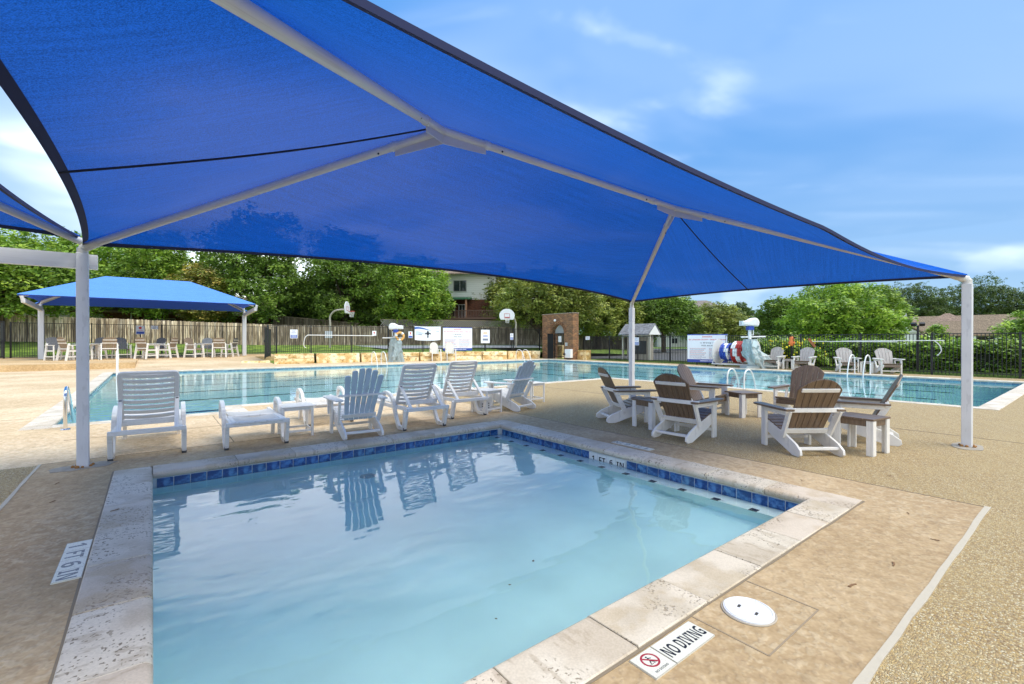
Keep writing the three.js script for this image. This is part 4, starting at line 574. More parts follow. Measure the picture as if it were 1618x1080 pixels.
// ---------------------------------------------------------------- pool rails and ladders
{
  const rail = (name, label, pts, r = 0.024, white) => { const t = thing(name, label, 'grab rail'); mk('rail', tube(pts, r, 10, 40), white ? M.white : M.chrome, t); const f = pts[0]; mk('base_plate', [cyl(0.06, 0.065, 0.014, [f.x, 0.011, f.z], [0, 0, 0], 20)], white ? M.white : M.chrome, t); return t; };
  rail('grab_rail', 'steel grab rail at the near left corner of the swimming pool', [P(-1.1, 10.2, 0), P(-1.1, 10.2, 0.52), P(-1.1, 10.26, 0.63), P(-1.1, 10.36, 0.66), P(-1.1, 10.5, 0.58), P(-1.1, 11.35, -0.12), P(-1.1, 11.7, -0.5)], 0.026);
  rail('grab_rail', 'white upright rail at far left corner of the swimming pool', [P(-1.25, 27.6, 0), P(-1.25, 27.6, 0.85), P(-1.25, 27.45, 0.97), P(-1.25, 27.2, 0.85), P(-1.25, 26.8, -0.2)], 0.03, true);
  const ladder = (label, p, q, h, n, r) => {        // p deck side, q water side; two rails and treads
    const t = thing('pool_ladder', label, 'pool ladder'), dx = q[0] - p[0], dy = q[1] - p[1], l = Math.hypot(dx, dy), nx = -dy / l * n / 2, ny = dx / l * n / 2;
    for (const s of [-1, 1]) { const at = (k, y) => P(p[0] + dx * k + nx * s, p[1] + dy * k + ny * s, y); mk('rail', tube([at(0, 0), at(0, h * 0.7), at(0.12, h), at(0.4, h * 1.08), at(0.7, h * 0.85), at(0.98, 0.0), at(1, -1.0)], r, 10, 40), M.white, t); const f = at(0, 0.01); mk('base_plate', [cyl(0.05, 0.055, 0.014, [f.x, 0.012, f.z], [0, 0, 0], 16)], M.chrome, t); }
    for (const y of [-0.35, -0.65, -0.95]) { const a = P(q[0] + nx, q[1] + ny, y), b = P(q[0] - nx, q[1] - ny, y); mk('tread', [bar(a, b, 0.1, 0.03)], M.white, t); }
    return t;
  };
  ladder('white pool ladder with two arched rails, seen between the brown chairs', [13.65, 6.75], [14.35, 6.75], 0.52, 0.5, 0.021);
  ladder('white pool ladder on far right pool edge between the taupe chairs', [24.1, 6.45], [23.15, 6.45], 0.75, 0.55, 0.024);
  ladder('thin white ladder on the far pool edge above the blue-white chair', [10.75, 27.25], [10.75, 26.35], 0.7, 0.6, 0.022);
  ladder('thin white ladder on the far pool edge near the brick arch', [21.6, 26.9], [21.6, 25.9], 0.7, 0.6, 0.022);
}
// ---------------------------------------------------------------- retaining wall of limestone blocks
const W0 = P(5.8, 31.2), W1 = P(24.6, 28.15);
{
  const t = thing('stone_retaining_wall', 'low retaining wall of rough yellow limestone blocks behind the pool', 'retaining wall', [0, 0, 0], 0, null), r = rng(91);
  const d = W1.clone().sub(W0), L = d.length(), turn = Math.atan2(-d.z, d.x); d.normalize();
  const rock = (w, h, dp, seed) => { const g = new THREE.BoxGeometry(w, h, dp, 10, 4, 4), p = g.attributes.position; for (let i = 0; i < p.count; i++) { const x = p.getX(i), y = p.getY(i), z = p.getZ(i), n = (k) => vnoise(x * 3.1 + seed * 7.7 + k, y * 4.3 + z * 3.7 + k * 3, 4096, 5 + k) - 0.5; const e = Math.max(Math.abs(x) / (w / 2), Math.abs(y) / (h / 2)), k2 = 1 - 0.05 * Math.pow(e, 8); p.setXYZ(i, x * k2 + n(1) * 0.03, y * k2 + n(2) * 0.025, z + n(3) * 0.12); } g.computeVertexNormals(); return boxUV(g, 1, seed * 0.37, seed * 0.61); };
  const mats = [M.lime, std([0.95, 0.86, 0.70], 0.9, { map: limeMap, bumpMap: rough8, bumpScale: 0.02 }), std([1.05, 1.02, 0.95], 0.9, { map: limeMap, bumpMap: rough8, bumpScale: 0.02 })];
  let s = 0, i = 0; while (s < L - 0.2) { let w = 1.5 + 1.3 * r(); if (L - s - w < 0.7) w = L - s; const split = r() < 0.35; for (const [y, h] of split ? [[0.16, 0.33], [0.475, 0.29]] : [[0.31, 0.63]]) { const o = mk('limestone_block', rock(w - 0.02, h, 0.5, ++i), mats[i % 3], t), q = W0.clone().addScaledVector(d, s + w / 2); o.position.set(q.x, y, q.z); o.rotation.y = turn; } s += w; }
  const st = mk('limestone_block', rock(1.6, 0.2, 0.8, 44), mats[0], t), q = P(5.0, 32.0, 0.1); st.position.copy(q); st.rotation.y = turn;
  const t2 = thing('boulder_pair', 'two rough limestone blocks beside the brick arch', 'stone block', [0, 0, 0]); for (const [a, b, w, h] of [[25.7, 24.2, 0.9, 0.75], [26.6, 28.0, 1.7, 1.1]]) { const o = mk('limestone_block', rock(w, h, 0.6, w * 9), mats[1], t2); o.position.copy(P(a, b, h / 2 - 0.02)); o.rotation.y = PHI + Math.PI / 2; }
}
// ---------------------------------------------------------------- brick gate arch
{
  const t = thing('brick_arch', 'freestanding brown brick gateway with an arched opening and metal gate', 'gateway', P(25.25, 26.35, 0), PHI - Math.PI / 2);   // local x runs along -b... towards the near side
  const s = new THREE.Shape(); s.moveTo(-1.72, 0); s.lineTo(-0.62, 0); s.lineTo(-0.62, 2.0); s.absarc(0.08, 2.0, 0.70, Math.PI, 0, true); s.lineTo(0.78, 0); s.lineTo(1.72, 0); s.lineTo(1.72, 3.5); s.lineTo(-1.72, 3.5); s.closePath();
  mk('brick_wall', [boxUV(ext(s, 0.62, 0.0), 1)], M.brick, t);
  mk('coping', [box(3.5, 0.05, 0.68, [0, 3.526, 0])], std([0.34, 0.27, 0.21], 0.9), t);
  const arch = []; for (let i = 0; i < 11; i++) { const a = Math.PI * (i + 0.5) / 11; arch.push(boxUV(box(0.19, 0.24, 0.05, [0, 0.83, 0]).rotateZ(a - Math.PI / 2).translate(0.08, 2.0, 0.335), 1, i * 0.31)); } for (const g of arch) mk('arch_brick', g, M.brickDark, t);
  const gate = mk('gate', [box(1.36, 0.05, 0.05, [0.08, 1.98, 0]), box(0.05, 2.0, 0.05, [-0.58, 1, 0]), box(0.05, 2.0, 0.05, [0.74, 1, 0]), box(1.3, 0.05, 0.04, [0.08, 0.18, 0]), box(1.3, 0.04, 0.04, [0.08, 1.15, 0])], M.fenceBlack, t);
  const pk = []; for (let i = 0; i < 12; i++) pk.push(box(0.02, 1.8, 0.02, [-0.5 + i * 0.106, 1.08, 0])); mk('bars', pk, M.fenceBlack, t, null, 'stuff');
  mk('leaf_panel', [box(0.05, 1.95, 0.6, [-0.5, 1.0, 0.55])], M.fenceBlack, t);
  mk('fan_screen', [put(new THREE.CircleGeometry(0.66, 24, 0, Math.PI), [0.08, 2.02, -0.05])], std([0.34, 0.36, 0.35], 0.8), t);
  mk('wall_lamp', [put(new THREE.SphereGeometry(0.10, 14, 10), [-0.18, 3.0, 0.37]), box(0.1, 0.1, 0.06, [-0.18, 3.05, 0.33])], M.white, t); mk('lock_box', [rbox(0.18, 0.26, 0.1, [1.08, 1.15, 0.36])], std([0.5, 0.5, 0.48], 0.5), t);
  const pn = thing('notice_paper', 'white notice paper fixed to the gate in the brick arch', 'notice', P(25.2, 26.3, 1.55), PHI - Math.PI / 2); mk('sheet', [box(0.34, 0.46, 0.012)], M.white, pn);
  const ub = thing('utility_box', 'white utility box at the foot of the brick arch', 'utility box', P(24.85, 24.95, 0), PHI - Math.PI / 2); mk('cabinet', [rbox(0.62, 0.66, 0.32, [0, 0.45, 0], [0, 0, 0], 0.03)], M.white, ub); mk('stand', [box(0.3, 0.14, 0.26, [0, 0.07, 0])], M.black, ub); mk('valve', [rbox(0.14, 0.14, 0.1, [-0.3, 0.4, 0.19])], M.black, ub);
}
// ---------------------------------------------------------------- black metal fences
function fence(label, p, q, y, h, postGap, parentName = 'metal_fence', noEnd) {
  const t = thing(parentName, label, 'fence'), d = q.clone().sub(p), L = d.length(), turn = Math.atan2(-d.z, d.x); t.position.set(p.x, y, p.z); t.rotation.y = turn;
  mk('rail', [box(L, 0.035, 0.03, [L / 2, h, 0])], M.fenceBlack, t); mk('rail', [box(L, 0.035, 0.03, [L / 2, 0.14, 0])], M.fenceBlack, t);
  const np = Math.round(L / postGap); for (let i = 0; i <= np - (noEnd ? 1 : 0); i++) mk('post', [box(0.07, h + 0.06, 0.07, [i * L / np, (h + 0.06) / 2, 0])], M.fenceBlack, t);
  const m = Math.floor(L / 0.115), pk = []; for (let i = 0; i < m; i++) pk.push(box(0.022, h - 0.05, 0.022, [(i + 0.5) * L / m, h / 2 + 0.02, 0])); mk('pickets', pk, M.fenceBlack, t, null, 'stuff'); return t;
}
const FR0 = P(26.0, 24.5), FR1 = P(25.7, -13), FW0 = P(5.6, 31.75), FW1 = P(25.1, 28.6);
fence('black metal picket fence along the right side in front of the hedge', FR0, FR1, -0.01, 1.72, 2.44);
fence('black metal picket fence standing on the limestone wall', FW0, FW1, 0.62, 1.74, 2.44);
fence('black metal picket fence behind the far dining terrace', P(-7.2, 43.2), P(8.3, 43.2), 0.3, 2.28, 4.0);
fence('black metal picket fence left of the dark gate leaf', P(-24, 41.5), P(-9.5, 41.5), 0.3, 2.28, 4.0);
{
  const g = (label, a0, b0, a1, b1, h) => { const p = P(a0, b0), q = P(a1, b1), d = q.clone().sub(p), L = d.length(), t = thing('metal_gate', label, 'gate', [p.x, 0.3, p.z], Math.atan2(-d.z, d.x)); mk('frame', [box(0.07, h, 0.06, [0, h / 2, 0]), box(0.07, h, 0.06, [L, h / 2, 0]), box(L - 0.07, 0.07, 0.05, [L / 2, h - 0.04, 0]), box(L - 0.07, 0.07, 0.05, [L / 2, 0.1, 0])], M.fenceBlack, t); const n = Math.round(L / 0.16); for (let i = 0; i < n; i++) mk('slat', [box(L / n - 0.02, h - 0.2, 0.025, [(i + 0.5) * L / n, h / 2, 0])], std([0.028, 0.034, 0.034], 0.6), t); mk('latch', [box(0.08, 0.12, 0.1, [L - 0.1, 1.1, 0.04])], M.black, t); };
  g('dark solid metal gate leaf standing open at the left end of the terrace', -9.5, 41.4, -7.35, 42.4, 2.35);
  g('dark solid metal gate leaf open beside the limestone wall', 6.6, 36.4, 5.5, 32.0, 1.95);
}
// ---------------------------------------------------------------- wooden boundary fence
{
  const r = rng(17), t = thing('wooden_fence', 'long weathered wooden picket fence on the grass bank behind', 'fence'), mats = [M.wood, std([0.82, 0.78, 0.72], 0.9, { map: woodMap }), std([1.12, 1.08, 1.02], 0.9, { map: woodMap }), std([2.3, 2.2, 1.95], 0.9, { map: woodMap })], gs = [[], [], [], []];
  for (let i = 0; i + 1 < WOODF.length; i++) {
    const [x0, z0, y0] = WOODF[i], [x1, z1, y1] = WOODF[i + 1], L = Math.hypot(x1 - x0, z1 - z0), n = Math.floor(L / 0.145), turn = Math.atan2(-(z1 - z0), x1 - x0);
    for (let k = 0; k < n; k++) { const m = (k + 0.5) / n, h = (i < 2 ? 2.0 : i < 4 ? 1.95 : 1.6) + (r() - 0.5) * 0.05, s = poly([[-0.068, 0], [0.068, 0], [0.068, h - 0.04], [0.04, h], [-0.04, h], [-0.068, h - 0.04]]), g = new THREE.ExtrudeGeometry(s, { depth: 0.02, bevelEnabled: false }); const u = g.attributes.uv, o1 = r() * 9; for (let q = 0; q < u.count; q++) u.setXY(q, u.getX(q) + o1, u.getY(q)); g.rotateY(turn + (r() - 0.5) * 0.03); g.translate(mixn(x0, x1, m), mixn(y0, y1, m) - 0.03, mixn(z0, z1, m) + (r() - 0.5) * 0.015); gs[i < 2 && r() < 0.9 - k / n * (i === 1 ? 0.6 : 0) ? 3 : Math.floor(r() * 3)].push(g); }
    mk('rail', [bar(V(x0, y0 + 1.6, z0 - 0.08), V(x1, y1 + 1.6, z1 - 0.08), 0.05, 0.09)], M.wood, t); mk('rail', [bar(V(x0, y0 + 0.4, z0 - 0.08), V(x1, y1 + 0.4, z1 - 0.08), 0.05, 0.09)], M.wood, t);
  }
  gs.forEach((g, i) => mk('pickets', g, mats[i], t, null, 'stuff'));
  const lt = thing('lattice_screen', 'grey wooden lattice strip along the top of the fence below the porch house', 'lattice'), lg = [], p = V(-13.5, 2.95, -47.4), q = V(3.2, 2.9, -50.8), d = q.clone().sub(p), L = d.length(); d.normalize();
  for (let k = -3; k < L / 0.22; k++) for (const s of [-1, 1]) { const a = clamp(k * 0.22 + (s > 0 ? 0 : 0.66), 0, L), b = clamp(k * 0.22 + (s > 0 ? 0.66 : 0), 0, L); if (Math.abs(a - b) < 0.3) continue; lg.push(bar(p.clone().addScaledVector(d, a).add(V(0, 0, s * 0.012)), p.clone().addScaledVector(d, b).add(V(0, 0.62, s * 0.012)), 0.02, 0.045)); }
  mk('laths', lg, std([0.36, 0.32, 0.28], 0.9), lt, null, 'stuff'); mk('top_rail', [bar(p.clone().add(V(0, 0.65, 0)), q.clone().add(V(0, 0.65, 0)), 0.06, 0.07)], M.wood, lt);
  const f2 = thing('wooden_fence', 'short slanting wooden fence behind the boundary fence below the trees', 'fence', V(-25.5, 2.2, -50)); for (let i = 0; i < 14; i++) mk('board', [box(0.62, 1.9 - i * 0.06, 0.03, [i * 0.66, (1.9 - i * 0.06) / 2, 0])], mats[i % 3], f2); mk('rail', [bar(V(-0.3, 1.95, 0.05), V(9, 1.1, 0.05), 0.05, 0.1)], M.wood, f2);
}
// ---------------------------------------------------------------- signs
function panel(name, label, cat, t, w, h, pos, turn, group) { const o = thing(name, label, cat, pos, turn, group), b = std([0.5, 0.5, 0.5], 0.6), m = new THREE.Mesh(new THREE.BoxGeometry(w, h, 0.02), [b, b, b, b, std([1, 1, 1], 0.45, { map: t }), b]); m.name = 'board'; m.castShadow = m.receiveShadow = true; o.add(m); return o; }
const faceF = (p, q) => { const d = q.clone().sub(p); return Math.atan2(-d.z, d.x); };
{
  const rules = canvasTex(1024, 780, (c, W, H) => {
    c.fillStyle = '#eef0f4'; c.fillRect(0, 0, W, H); c.fillStyle = '#2c48a4'; c.fillRect(0, 0, W, 26); c.fillRect(0, 696, W, 84); c.textAlign = 'center'; c.fillStyle = '#d0302c'; c.font = 'bold 54px sans-serif'; c.fillText('WARNING', W / 2, 92); c.font = 'bold 46px sans-serif'; c.fillText('NO LIFEGUARD ON DUTY - SWIM AT OWN RISK', W / 2, 168, 960);
    c.fillStyle = '#33373f'; c.font = 'bold 50px sans-serif'; c.fillText('( )  60 Group  ( )', W / 2, 256); c.fillText('POOL RULES', W / 2, 334); c.fillStyle = '#fff'; c.font = 'bold 40px sans-serif'; c.fillText('SWIMMING POOL SAFETY', W / 2 + 60, 752);
    const r = rng(3); for (let col = 0; col < 2; col++) for (let i = 0; i < 15; i++) { let x = 60 + col * 500; const end = x + 300 + r() * 130; c.fillStyle = r() < 0.25 ? '#c86a66' : '#8d93a6'; while (x < end) { const w = 10 + r() * 34; c.fillRect(x, 388 + i * 20, w, 9); x += w + 8; } }
  });
  const small = (kind) => canvasTex(256, 320, (c, W, H) => { c.fillStyle = '#eceef2'; c.fillRect(0, 0, W, H); const r = rng(kind * 7 + 1), bars = (y, n, col) => { c.fillStyle = col; for (let i = 0; i < n; i++) { const w = 90 + r() * 110; c.fillRect((W - w) / 2, y + i * 26, w, 12); } }; if (kind === 0) { bars(30, 5, '#8b94b5'); c.fillStyle = '#4a63ad'; c.fillRect(14, 190, W - 28, 116); c.fillStyle = '#dfe4f0'; for (let i = 0; i < 3; i++) c.fillRect(40, 212 + i * 30, 176, 10); } if (kind === 1) { c.fillStyle = '#cf3a3a'; c.beginPath(); c.arc(W / 2, 80, 46, 0, 7); c.fill(); bars(150, 2, '#cf6a66'); c.fillStyle = '#3b58b0'; c.fillRect(14, 220, W - 28, 86); } if (kind === 2) { bars(60, 2, '#d8a31f'); bars(130, 2, '#4d5fae'); c.fillStyle = '#7d8496'; c.fillRect(50, 210, 156, 50); } if (kind === 3) { bars(40, 9, '#9aa0b0'); } if (kind === 4) { c.fillStyle = '#c9524e'; c.beginPath(); c.arc(W / 2, 130, 52, 0, 7); c.fill(); bars(220, 2, '#b08080'); } });
  const ks = [0, 1, 2, 3, 4].map(small), tF = faceF(FW0, FW1), front = (p, y) => p.clone().add(V(0.05, y, 0.09));
  const big = panel('pool_rules_sign', 'big white pool rules board on the far fence left of the brick arch', 'sign', rules, 2.32, 1.74, front(onLine(722.5, FW0, FW1), 1.55), tF); big.userData.group = 'white pool rules boards'; mk('post', [box(0.07, 1.0, 0.05, [-0.6, -0.6, -0.05]), box(0.07, 1.0, 0.05, [0.6, -0.6, -0.05])], M.fenceBlack, big);
  const rp = onLine(1117, P(25.6, 20), P(25.6, 10)); const b2 = dup(big, V(rp.x, 0.98, rp.z), PHI - Math.PI / 2 + 0.32, 'big white pool rules board right of the brick arch, beside the lane rope reel'); b2.scale.setScalar(0.95); mk('post', [box(0.07, 0.6, 0.05, [0.55, -1.05, -0.05])], M.fenceBlack, b2);
  const ban = canvasTex(512, 288, (c, W, H) => { c.fillStyle = '#eceff2'; c.fillRect(0, 0, W, H); c.fillStyle = '#3c66b4'; c.beginPath(); c.moveTo(0, 20); c.bezierCurveTo(120, 0, 200, 40, 330, 86); c.bezierCurveTo(200, 70, 120, 30, 0, 66); c.fill(); c.fillStyle = '#c9d6e6'; c.beginPath(); c.moveTo(20, 110); c.bezierCurveTo(90, 80, 160, 170, 250, 130); c.lineTo(20, 190); c.fill(); c.fillStyle = '#1d2330'; c.save(); c.translate(256, 150); for (const s of [-1, 1]) { c.beginPath(); c.moveTo(s * 8, 10); c.bezierCurveTo(s * 20, -40, s * 70, -20, s * 52, 20); c.bezierCurveTo(s * 44, -4, s * 24, 0, s * 18, 14); c.fill(); } c.beginPath(); c.moveTo(0, -70); c.bezierCurveTo(28, -34, 22, -6, 6, 14); c.lineTo(-6, 14); c.bezierCurveTo(-22, -6, -28, -34, 0, -70); c.fill(); c.fillRect(-26, 14, 52, 9); c.beginPath(); c.moveTo(-8, 24); c.lineTo(8, 24); c.lineTo(14, 56); c.lineTo(0, 88); c.lineTo(-14, 56); c.fill(); c.restore(); c.fillStyle = '#9aa3ad'; c.fillRect(72, 162, 70, 14); c.fillRect(420, 100, 60, 10); c.fillRect(400, 30, 80, 8); });
  { const p = onLine(675.5, FW0, FW1), t = thing('banner', 'white and blue vinyl banner with a black lily emblem on the far fence', 'banner', front(p, 1.97), tF), g = new THREE.PlaneGeometry(1.95, 0.98, 16, 8), ps = g.attributes.position; for (let i = 0; i < ps.count; i++) { const x = ps.getX(i), y = ps.getY(i); ps.setZ(i, 0.05 * Math.sin(x * 4) * (0.5 - y)); ps.setY(i, y - (y < 0 ? 0.06 * (1 - (x / 0.98) ** 2) : 0.02 * (1 - (x / 0.98) ** 2))); } g.computeVertexNormals(); mk('vinyl_sheet', g, std([1, 1, 1], 0.45, { map: ban, side: THREE.DoubleSide }), t); mk('cord', [rod(V(-0.97, 0.48, 0), V(-1.05, 0.5, -0.08), 0.008, 5), rod(V(0.97, 0.48, 0), V(1.05, 0.5, -0.08), 0.008, 5)], M.white, t); }
  const S = [[464.5, 1.85, 0.42, 0.55, 0, 'blue and white notice on the fence left of the basketball pole'], [591, 1.93, 0.27, 0.33, 4, 'small white notice with a red mark at right end of the long pole'], [648, 1.85, 0.30, 0.46, 1, 'small red white and blue notice left of the vinyl banner'], [766, 1.75, 0.74, 1.02, 2, 'tall white notice on a black post right of the rules board'], [807.5, 1.75, 0.28, 0.52, 0, 'small white and blue notice on a post near the brick arch']];
  for (const [u, y, w, h, k, l] of S) { const o = panel('notice_sign', l, 'sign', ks[k], w, h, front(onLine(u, FW0, FW1), y), tF); if (u === 766 || u === 807.5) mk('post', [box(0.06, y - 0.62 - h / 2 + 0.0, 0.05, [0, -(y - 0.62) / 2 - h / 4, 0.0])], M.fenceBlack, o); }
  const rs = (u, y, w, h, k, l) => panel('notice_sign', l, 'sign', ks[k], w, h, onLine(u, FR0, FR1).add(V(-0.06, y, 0.06)), PHI - Math.PI / 2);
  rs(929.5, 1.62, 0.42, 0.26, 3, 'small white notice high on the fence just right of the brick arch'); rs(1006.5, 1.38, 0.4, 0.52, 0, 'blue and white notice behind the middle canopy post');
  const tl = P(-7, 43.2), tr = P(8, 43.2); const o1 = panel('notice_sign', 'red white and blue notice on a post behind the far dining tables', 'sign', ks[1], 0.5, 0.62, onLine(222.5, tl, tr).add(V(0.05, 2.2, 0.08)), PHI); mk('post', [box(0.07, 1.65, 0.05, [0, -1.05, -0.02])], M.fenceBlack, o1);
  panel('notice_sign', 'small blue and white plate on the fence behind the middle far table', 'sign', ks[3], 0.42, 0.26, onLine(245, tl, tr).add(V(0.05, 2.4, 0.08)), PHI);
}
// ---------------------------------------------------------------- pool lifts, reel, poles
function poolLift(label, pos, turn, mirror) {
  const t = thing('pool_lift', label, 'pool lift', pos, turn), m = mirror ? -1 : 1;
  mk('base', [rbox(0.7, 0.12, 0.6, [0, 0.06, 0])], M.tarp, t); mk('mast', [rbox(0.13, 1.5, 0.13, [0, 1.4, 0], [0, 0, 0], 0.02)], M.white, t);
  mk('arm', [rbox(1.35, 0.07, 0.07, [m * 0.2, 1.62, 0.0], [0, 0, 0.02], 0.02)], M.white, t); mk('grip', [box(0.04, 0.36, 0.04, [m * 0.2, 1.88, 0]), box(0.22, 0.04, 0.04, [m * 0.1, 1.72, 0])], M.white, t);
  mk('control_box', [rbox(0.30, 0.22, 0.28, [0.02, 2.08, 0], [0, 0, 0], 0.03)], M.blue, t);
  const s = new THREE.Shape(); s.moveTo(-0.48, 0); s.lineTo(0.36, -0.04); s.bezierCurveTo(0.48, 0.05, 0.46, 0.30, 0.28, 0.38); s.bezierCurveTo(0.10, 0.46, -0.05, 0.28, -0.22, 0.24); s.lineTo(-0.48, 0.24); s.closePath(); const g = ext(s, 0.42, 0.06); g.scale(m, 1, 1); if (mirror) { const f = flat(g), p = f.attributes.position, nn = f.attributes.normal; for (let i = 0; i < p.count; i += 3) for (const q of [p, nn]) { const a = [q.getX(i), q.getY(i), q.getZ(i)]; q.setXYZ(i, q.getX(i + 1), q.getY(i + 1), q.getZ(i + 1)); q.setXYZ(i + 1, ...a); } f.computeVertexNormals(); f.translate(0, 2.2, 0); mk('hood', f, M.white, t); } else { g.translate(0, 2.2, 0); mk('hood', g, M.white, t); }
  return t;
}
function drape(name, parent, w0, w1, h, depth, mat, lean, seed) {      // a cloth cover hanging in folds
  const n = 110, k = 34, pos = [], uv = [], idx = [];
  for (let j = 0; j <= k; j++) for (let i = 0; i <= n; i++) { const a = i / n * 2 * Math.PI, y = j / k, w = mixn(w1, w0, y), f = 1 + (1 - y * 0.6) * 0.16 * Math.sin(a * 7 + seed + y * 2.5) + 0.10 * Math.sin(a * 3 + y * 6 + seed) + 0.05 * Math.sin(a * 13 + y * 9) + 0.30 * (vnoise((i % n) * 0.22 + 3, y * 9 + seed, 4096, 5) - 0.5) + 0.16 * (vnoise((i % n) * 0.55, y * 20 + seed, 4096, 9) - 0.5); pos.push(Math.cos(a) * w * f * 0.5 + lean * (1 - y) * (1 - y), h * y, Math.sin(a) * depth * 0.5 * mixn(1, 0.7, y) * f); uv.push(i / n * 3, y * 2); }
  for (let j = 0; j < k; j++) for (let i = 0; i < n; i++) { const a = j * (n + 1) + i, b = a + n + 1; idx.push(a, b, a + 1, b, b + 1, a + 1); }
  const g = new THREE.BufferGeometry(); g.setAttribute('position', new THREE.Float32BufferAttribute(pos, 3)); g.setAttribute('uv', new THREE.Float32BufferAttribute(uv, 2)); g.setIndex(idx); g.computeVertexNormals(); const top = new THREE.CircleGeometry(w0 * 0.5, 20).rotateX(-Math.PI / 2).translate(0, h - 0.01, 0); return mk(name, [g, top], mat, parent);
}
{
  const t = poolLift('pool lift with white hood, grey tarp and orange ring on the far pool deck', P(12.8, 29.1, 0.0), 0, true); t.scale.setScalar(1.0);
  drape('cover', t, 0.72, 0.9, 1.62, 0.75, new THREE.MeshStandardMaterial({ color: new THREE.Color(0.30, 0.36, 0.36), roughness: 0.45, side: THREE.DoubleSide }), 0, 2);
  const rb = thing('ring_buoy', 'orange and white ring hanging on the far pool lift', 'ring buoy', t.position.clone().add(V(0.32, 1.72, 0.14)), 0.2); mk('ring', [put(new THREE.TorusGeometry(0.24, 0.075, 10, 24))], std([0.80, 0.42, 0.12], 0.6), rb); for (const a of [0.6, 2.6, 4.4]) mk('band', [put(new THREE.TorusGeometry(0.24, 0.082, 10, 6, 0.5), [0, 0, 0], [0, 0, a])], M.white, rb);
  const u = poolLift('pool lift with white hood and wide drooping grey cover right of the reel', P(24.3, 11.3, 0), 0.1); drape('cover', u, 0.55, 1.3, 1.5, 0.9, new THREE.MeshStandardMaterial({ color: new THREE.Color(0.40, 0.47, 0.47), roughness: 0.45, side: THREE.DoubleSide }), 0.85, 5);
  mk('tag_card', [box(0.26, 0.34, 0.012, [-0.05, 1.25, 0.52], [-0.25, 0, -0.45])], std([0.50, 0.60, 0.60], 0.5), u);
}
{
  // reel with coiled lane ropes, axle along the pool edge
  const c = P(25.0, 12.35, 0), t = thing('lane_rope_reel', 'white reel holding coiled blue, red and white lane ropes beside the pool', 'reel', c, PHI + Math.PI / 2);   // local x along b
  const disc = (x) => { mk('side_disc', [cyl(0.70, 0.70, 0.04, [0, 0, 0], [0, 0, 0], 40).rotateZ(Math.PI / 2).translate(x, 0.80, 0)], std([0.72, 0.72, 0.69], 0.5), t); };
  disc(0.98); disc(-0.98); mk('axle', [cyl(0.06, 0.06, 2.1, [0, 0, 0]).rotateZ(Math.PI / 2).translate(0, 0.80, 0)], M.chrome, t);
  const blues = [M.blue, M.blue, std([0.80, 0.80, 0.79], 0.4)], reds = [M.red, M.red, M.red, std([0.80, 0.80, 0.79], 0.4)], r = rng(8);
  const coil = (name, x0, n, R, mats, run) => { const rope = thing(name, '', 'lane rope', c, t.rotation.y), g = new THREE.CylinderGeometry(0.062, 0.062, 1, 8); for (let i = 0; i < n; i++) { const m = Math.round(2 * Math.PI * R / 0.2); for (let k = 0; k < m; k++) { const a = k / m * 2 * Math.PI, o = mk('float', g, mats[Math.floor((k + i * 2) / run + 0.01 * i) % mats.length], rope); o.scale.set(1, 2 * Math.PI * R / m * 0.97, 1); o.position.set(x0 + i * 0.122, 0.80 + R * Math.sin(a), R * Math.cos(a)); o.rotation.x = -a + Math.PI; } } return rope; };
  coil('lane_rope', 0.30, 4, 0.42, blues, 3).userData.label = 'coil of blue and white lane rope floats on the reel';
  coil('lane_rope', -0.50, 5, 0.54, reds, 4).userData.label = 'coil of mostly red lane rope floats on the reel';
  mk('frame', [rod(V(-1.1, 0.14, 0.42), V(1.15, 0.14, 0.42), 0.03), rod(V(-1.1, 0.14, -0.42), V(1.15, 0.14, -0.42), 0.03), rod(V(1.12, 0.14, 0.42), V(1.12, 0.80, 0), 0.03), rod(V(1.12, 0.14, -0.42), V(1.12, 0.80, 0), 0.03), rod(V(-1.07, 0.14, 0.42), V(-1.07, 0.80, 0), 0.03), rod(V(-1.07, 0.14, -0.42), V(-1.07, 0.80, 0), 0.03), tube([V(1.15, 0.14, 0.42), V(1.28, 0.16, 0.44), V(1.3, 0.35, 0.46)], 0.026)], M.white, t);
  for (const x of [-1, 0.9]) for (const z of [-0.42, 0.42]) { mk('caster', [cyl(0.06, 0.06, 0.04, [0, 0, 0]).rotateZ(Math.PI / 2).translate(x, 0.06, z)], M.black, t); }
  for (const s of [-1, 1]) mk('disc_seam', [box(0.006, 1.36, 0.02, [s * 0.98 + 0.022, 0.8, 0]), box(0.006, 0.02, 1.36, [s * 0.98 + 0.022, 0.8, 0])], std([0.5, 0.5, 0.48], 0.6), t);
}
